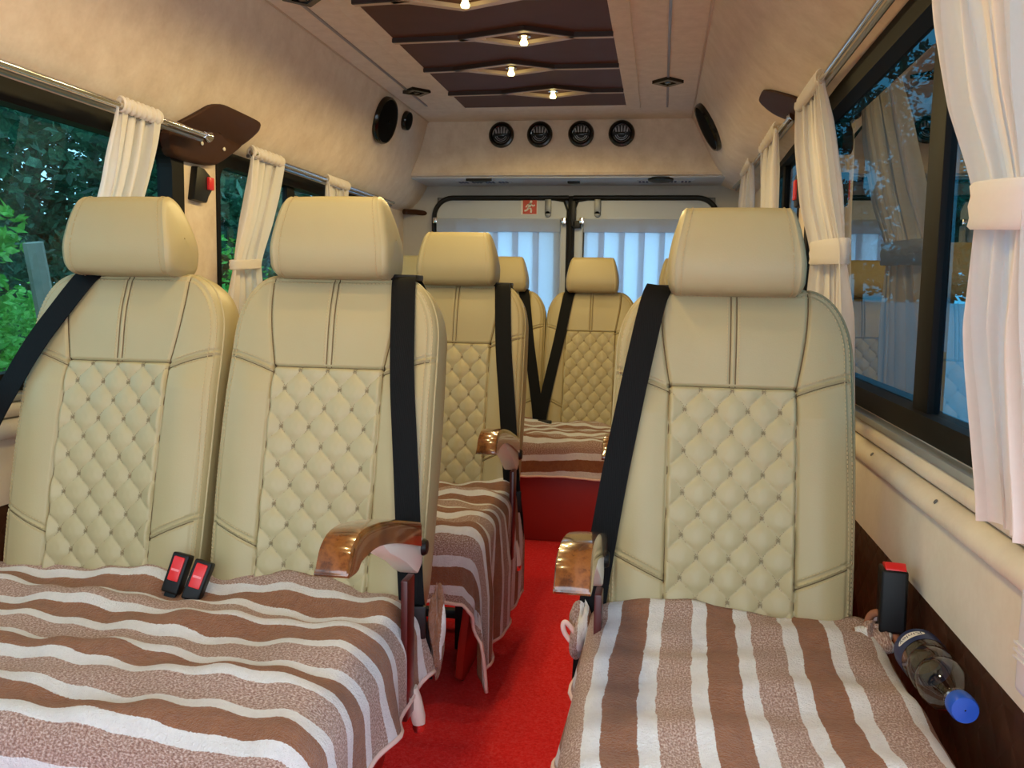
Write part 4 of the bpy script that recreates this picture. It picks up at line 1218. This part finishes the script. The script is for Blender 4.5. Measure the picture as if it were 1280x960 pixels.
# ------------------------------------------------------------------ bottle beside the right seat
bt_dir = Vector((-.01, -.24, .02)).normalized()
B0 = Vector((.392, 1.345, .436))
t = empty('water_bottle', tuple(B0), 'clear plastic water bottle with blue cap lying beside the right seat', 'bottle')
prof = [(.001, 0), (.022, 0), (.031, .006), (.033, .014), (.033, .075), (.031, .080), (.033, .086), (.0335, .12), (.030, .128), (.0335, .137), (.034, .155), (.030, .178), (.020, .200), (.013, .214), (.0125, .226)]
obj('bottle_body', MB().lathe(prof, B0, bt_dir, 40, False), 'bottle_plastic', t)
cp_ = MB().lathe([(.0128, .218), (.0168, .219), (.0172, .224), (.0172, .240), (.0155, .244), (.001, .2445)], B0, bt_dir, 40, False)
for k in range(28):
    pass
obj('bottle_cap', cp_, 'blue_cap', t)
obj('neck_ring', MB().lathe([(.0125, .209), (.0165, .211), (.0165, .214), (.0125, .216)], B0, bt_dir, 32, False), 'bottle_plastic', t)
lab_ = obj('bottle_label', MB().lathe([(.0337, .012), (.0339, .014), (.0339, .060), (.0337, .062)], B0, bt_dir, 48, False), 'navy', t)
# white oval and lettering wrapped on the label, on the side seen from the seats
axd = bt_dir; view = (Vector((0, 0, .95))-(B0+axd*.04)); view = (view-axd*view.dot(axd)).normalized(); tang = axd.cross(view)
def onlabel(u, w, lift):      # u around (metres), w along the axis
    a = u/.0345; return B0+axd*(.037+w)+(view*math.cos(a)+tang*math.sin(a))*(.0341+lift)
ov = MB(); rows = []
for k in (0, .5, 1):
    rows.append([tuple(onlabel(.022*k*math.cos(q)-.004, .0105*k*math.sin(q), .0004)) for q in np.linspace(0, 2*PI, 32, endpoint=False)])
ov.grid(rows, close_v=True); obj('label_oval', ov, 'white', lab_, angle=180)
cu = bpy.data.curves.new('txt', 'FONT'); cu.body = 'Kinley'; cu.size = .0145; cu.align_x = 'CENTER'; cu.align_y = 'CENTER'; cu.resolution_u = 3
to = bpy.data.objects.new('txt', cu); COL.objects.link(to)
bpy.context.view_layer.update()
tm = bpy.data.meshes.new_from_object(to.evaluated_get(bpy.context.evaluated_depsgraph_get()))
bpy.data.objects.remove(to)
sub = MB(); sub.v = [tuple(onlabel(v.co.x-.004, v.co.y, .0009)) for v in tm.vertices]; sub.f = [tuple(p.vertices) for p in tm.polygons]
obj('label_lettering', sub, 'navy', lab_, smooth=False)

# white plastic box on the right panel at the photo edge
t = empty('storage_box', (.415, .94, .522), 'white ribbed plastic box on the right wall panel at the photo edge', 'box')
obj('box_body', MB().box(.400, .430, .86, 1.02, .522, .66), 'white_plastic', t, bevel=.010, segs=3)
rb = MB()
for z in (.560, .568, .576): rb.box(.398, .431, .858, 1.022, z, z+.003)
obj('rib', rb, 'white_plastic', t, bevel=.001)
# ------------------------------------------------------------------ outside
GZ = -.55
gr = MB().box(-40, 30, -25, 40, GZ-.2, GZ); struct('ground', gr, 'earth', smooth=False)
struct('bounce_ground', MB().box(-2.1, 3.38, -24, 34, GZ-.05, GZ+.015), 'bounce_pale', smooth=False)  # unseen pale slab added to bounce sky light up onto the ceiling
def leaf_cloud(n, c, r, size, seed, flat=.6):
    q = np.random.default_rng(seed); m = MB()
    for i in range(n):
        d = q.normal(size=3); d /= np.linalg.norm(d); rad = q.uniform(.45, 1)**.5
        p = np.array(c)+d*np.array(r)*rad*(1+.25*math.sin(d[0]*7+d[2]*5+seed))
        a = q.normal(size=3); a[2] *= flat; a /= np.linalg.norm(a); b = np.cross(a, q.normal(size=3)); b /= np.linalg.norm(b)
        s_ = size*q.uniform(.6, 1.3)
        v = [p-a*s_, p+b*s_*.45, p+a*s_, p-b*s_*.45]
        m.add([tuple(k) for k in v], [(0, 1, 2, 3)])
    return m
def tree_proto(seed, h, crown, leaf, n, size):
    q = np.random.default_rng(seed)
    tr = MB(); pts = [(0, 0, 0)]
    for k in range(1, 7): pts.append((pts[-1][0]+q.uniform(-.1, .1), pts[-1][1]+q.uniform(-.1, .1), h*k/6))
    tr.tube(pts, [.16*(1-.09*k) for k in range(7)], 10)
    for k in range(7):
        z = h*q.uniform(.35, .95); an = q.uniform(0, 6.28); L = crown*q.uniform(.5, .9)
        tr.tube([(0, 0, z), (math.cos(an)*L*.5, math.sin(an)*L*.5, z+.2), (math.cos(an)*L, math.sin(an)*L, z+.5)], [.06, .04, .015], 6)
    m = MB()
    for k in range(16):
        an = q.uniform(0, 6.28); rr = crown*q.uniform(.1, .85); z = h*q.uniform(.30, 1.08)
        c = leaf_cloud(n//16, (math.cos(an)*rr, math.sin(an)*rr, z), (crown*.5, crown*.5, crown*.36), size, seed*100+k); m.add(c.v, c.f)
    return mesh_of('trunk', tr, 'bark'), mesh_of('foliage', m, leaf, smooth=False, fixn=False)
protos = [tree_proto(s, h, c, 'leaf_dark', 6500, .108) for s, h, c in ((11, 6.5, 1.55), (12, 7.5, 1.5), (13, 5.8, 1.6))]
k = 0
for (x, y, rz, pi) in ((-6.2, 2.4, .3, 0), (-6.9, 6.4, 1.2, 1), (-6.0, 10.4, 2.0, 2), (-10.4, 4.2, 2.8, 0), (-10.6, 8.6, .8, 1), (-10.2, 13.2, 1.5, 2), (-14.6, 6.6, 4.0, 0), (-14.4, 11.4, 5.0, 1), (-14.2, 16.4, 2.2, 2), (-6.4, 14.6, 3.3, 1), (-10.6, 17.8, 5.5, 2), (-6.6, 19.0, 1.0, 0), (-18.4, 9.4, .2, 1), (-18.2, 14.2, 1.2, 2), (-18, 19.4, 2.2, 0), (-14.2, 21.4, 3.1, 1), (-10.4, 22.6, 4.4, 0), (-22, 12, 5.2, 2), (-22.2, 17.6, 6.0, 1), (-6.4, 23.6, .6, 2), (-18.4, 25, 1.9, 1), (-12.6, 27.4, 2.7, 0), (-22.4, 23.4, 3.6, 2), (-7.6, 28.4, .9, 1)):
    t = empty('tree', (x, y, GZ), 'tall dark green tree in the woods outside the left windows', 'tree', 'trees outside the left windows'); t.rotation_euler.z = rz
    inst('trunk', protos[pi][0], t); inst('foliage', protos[pi][1], t); k += 1
for (x, y, rz, pi) in ((6.2, 6.6, .3, 0), (6.4, 11.4, 1.2, 2), (6.2, 16.2, 2.0, 1), (6.3, 21, .7, 0), (9.8, 13.6, 2.6, 2), (9.8, 18.8, 1.4, 1), (6.6, 26, 3.4, 2), (9.9, 24.2, 1.1, 0), (6.4, 31, 4.1, 1), (10, 30, 2.2, 2)):
    t = empty('tree', (x, y, GZ), 'tall dark green tree seen dimly outside the right window', 'tree', 'trees outside the right windows'); t.rotation_euler.z = rz
    inst('trunk', protos[pi][0], t); inst('foliage', protos[pi][1], t)
def shrub(x, y, zc, r, n, size, leaf, lab, group, seed):
    t = empty('shrub', (x, y, GZ), lab, 'shrub', group)
    m = MB()
    q = np.random.default_rng(seed)
    for j in range(7):
        o_ = q.normal(size=3)*np.array(r)*.45; c = leaf_cloud(n//7, (x+o_[0], y+o_[1], zc+o_[2]), tuple(v*.6 for v in r), size, seed*50+j); m.add(c.v, c.f)
    obj('foliage', m, leaf, t, smooth=False, fixn=False)
    s = MB()
    for j in range(5):
        an = j*1.3; s.tube([(x, y, GZ), (x+math.cos(an)*r[0]*.3, y+math.sin(an)*r[1]*.3, (GZ+zc)/2), (x+math.cos(an)*r[0]*.6, y+math.sin(an)*r[1]*.6, zc)], [.02, .014, .006], 6)
    obj('stem', s, 'bark', t)
shrub(-3.10, 3.30, 1.06, (.25, .26, .22), 900, .038, 'leaf_bright', 'bright green leafy bush at the far left edge above the concrete post', None, 21)
shrub(-3.25, 3.95, .50, (.42, .62, .42), 2600, .034, 'leaf_bright', 'low bright green bush at the foot of the concrete post', None, 22)
gsh = 'low bushes along the edge of the woods'
for j, (x, y, zc, rr) in enumerate(((-3.9, 2.4, .35, .5), (-3.5, 5.6, .45, .55), (-3.2, 7.0, .5, .55), (-4.6, 4.4, .5, .6), (-4.2, 8.6, .5, .7), (-4.9, 6.4, .4, .55))):
    shrub(x, y, zc, (rr, rr, rr*.8), 2000, .045, 'leaf_bright', 'low green bush along the edge of the woods', gsh, 30+j)
us_mb = None
for j, (x, y, rz) in enumerate(((-8.3, 10.3, 0), (-8.4, 13.9, 1.1), (-8.3, 17.4, 2.3), (-8.4, 20.9, 3.0), (-8.6, 24.4, 4.2), (-8.6, 6.5, 5.1), (-12.4, 8.8, .7), (-12.4, 13.2, 1.9))):
    if us_mb is None:
        m_ = MB(); st_ = MB()
        for q_ in range(9):
            an = q_*.698; c = leaf_cloud(330, (math.cos(an)*.75, math.sin(an)*.75, 1.15+.5*math.sin(q_*2.1)), (.7, .7, .75), .085, 700+q_); m_.add(c.v, c.f)
            st_.tube([(math.cos(an)*.1, math.sin(an)*.1, 0), (math.cos(an)*.5, math.sin(an)*.5, 1.2)], [.035, .015], 6)
        us_mb = (mesh_of('foliage', m_, 'leaf_dark', smooth=False, fixn=False), mesh_of('stem', st_, 'bark'))
    t = empty('shrub', (x, y, GZ), 'tall dark undergrowth bush between the trees of the woods', 'shrub', 'undergrowth in the woods'); t.rotation_euler.z = rz
    inst('foliage', us_mb[0], t); inst('stem', us_mb[1], t)
tag(obj('post', MB().tube([(-2.70, 3.86, GZ), (-2.74, 3.52, 1.14)], [.050, .042], 8), 'concrete', angle=20), 'leaning grey concrete post outside the front left window', 'post')
# pale wall on the right, beside the added pale ground
tag(obj('boundary_wall', MB().box(3.4, 3.6, -6, 34, GZ, .93), 'pale_wall', bevel=.01), 'pale low wall outside the right sliding window', 'wall')

# ------------------------------------------------------------------ world, camera, view
w = bpy.data.worlds.new('World'); SC.world = w; w.use_nodes = True
nt = w.node_tree; bg = nt.nodes['Background']
bg.inputs['Color'].default_value = (.72, .86, 1.0, 1); bg.inputs['Strength'].default_value = 3.6

cam = bpy.data.cameras.new('Camera'); co = bpy.data.objects.new('Camera', cam); COL.objects.link(co)
FPX = 1100.0; cam.sensor_width = 36; cam.sensor_fit = 'HORIZONTAL'; cam.lens = FPX/1280*36; cam.clip_start = .02; cam.clip_end = 200
R = Matrix(((0.9859839868253889, -0.03388043734205251, 0.1633636853447624), (0.1659341108885192, 0.09724095745617524, -0.9813307633191997), (0.017362274261970668, 0.9946840262910215, 0.10149994716222535)))
m4 = R.to_4x4(); m4.translation = Vector((0, 0, .95)); co.matrix_world = m4
SC.camera = co
SC.view_settings.view_transform = 'Standard'; SC.view_settings.look = 'None'
SC.view_settings.gamma = 1; SC.view_settings.use_curve_mapping = False
SC.view_settings.exposure = .22
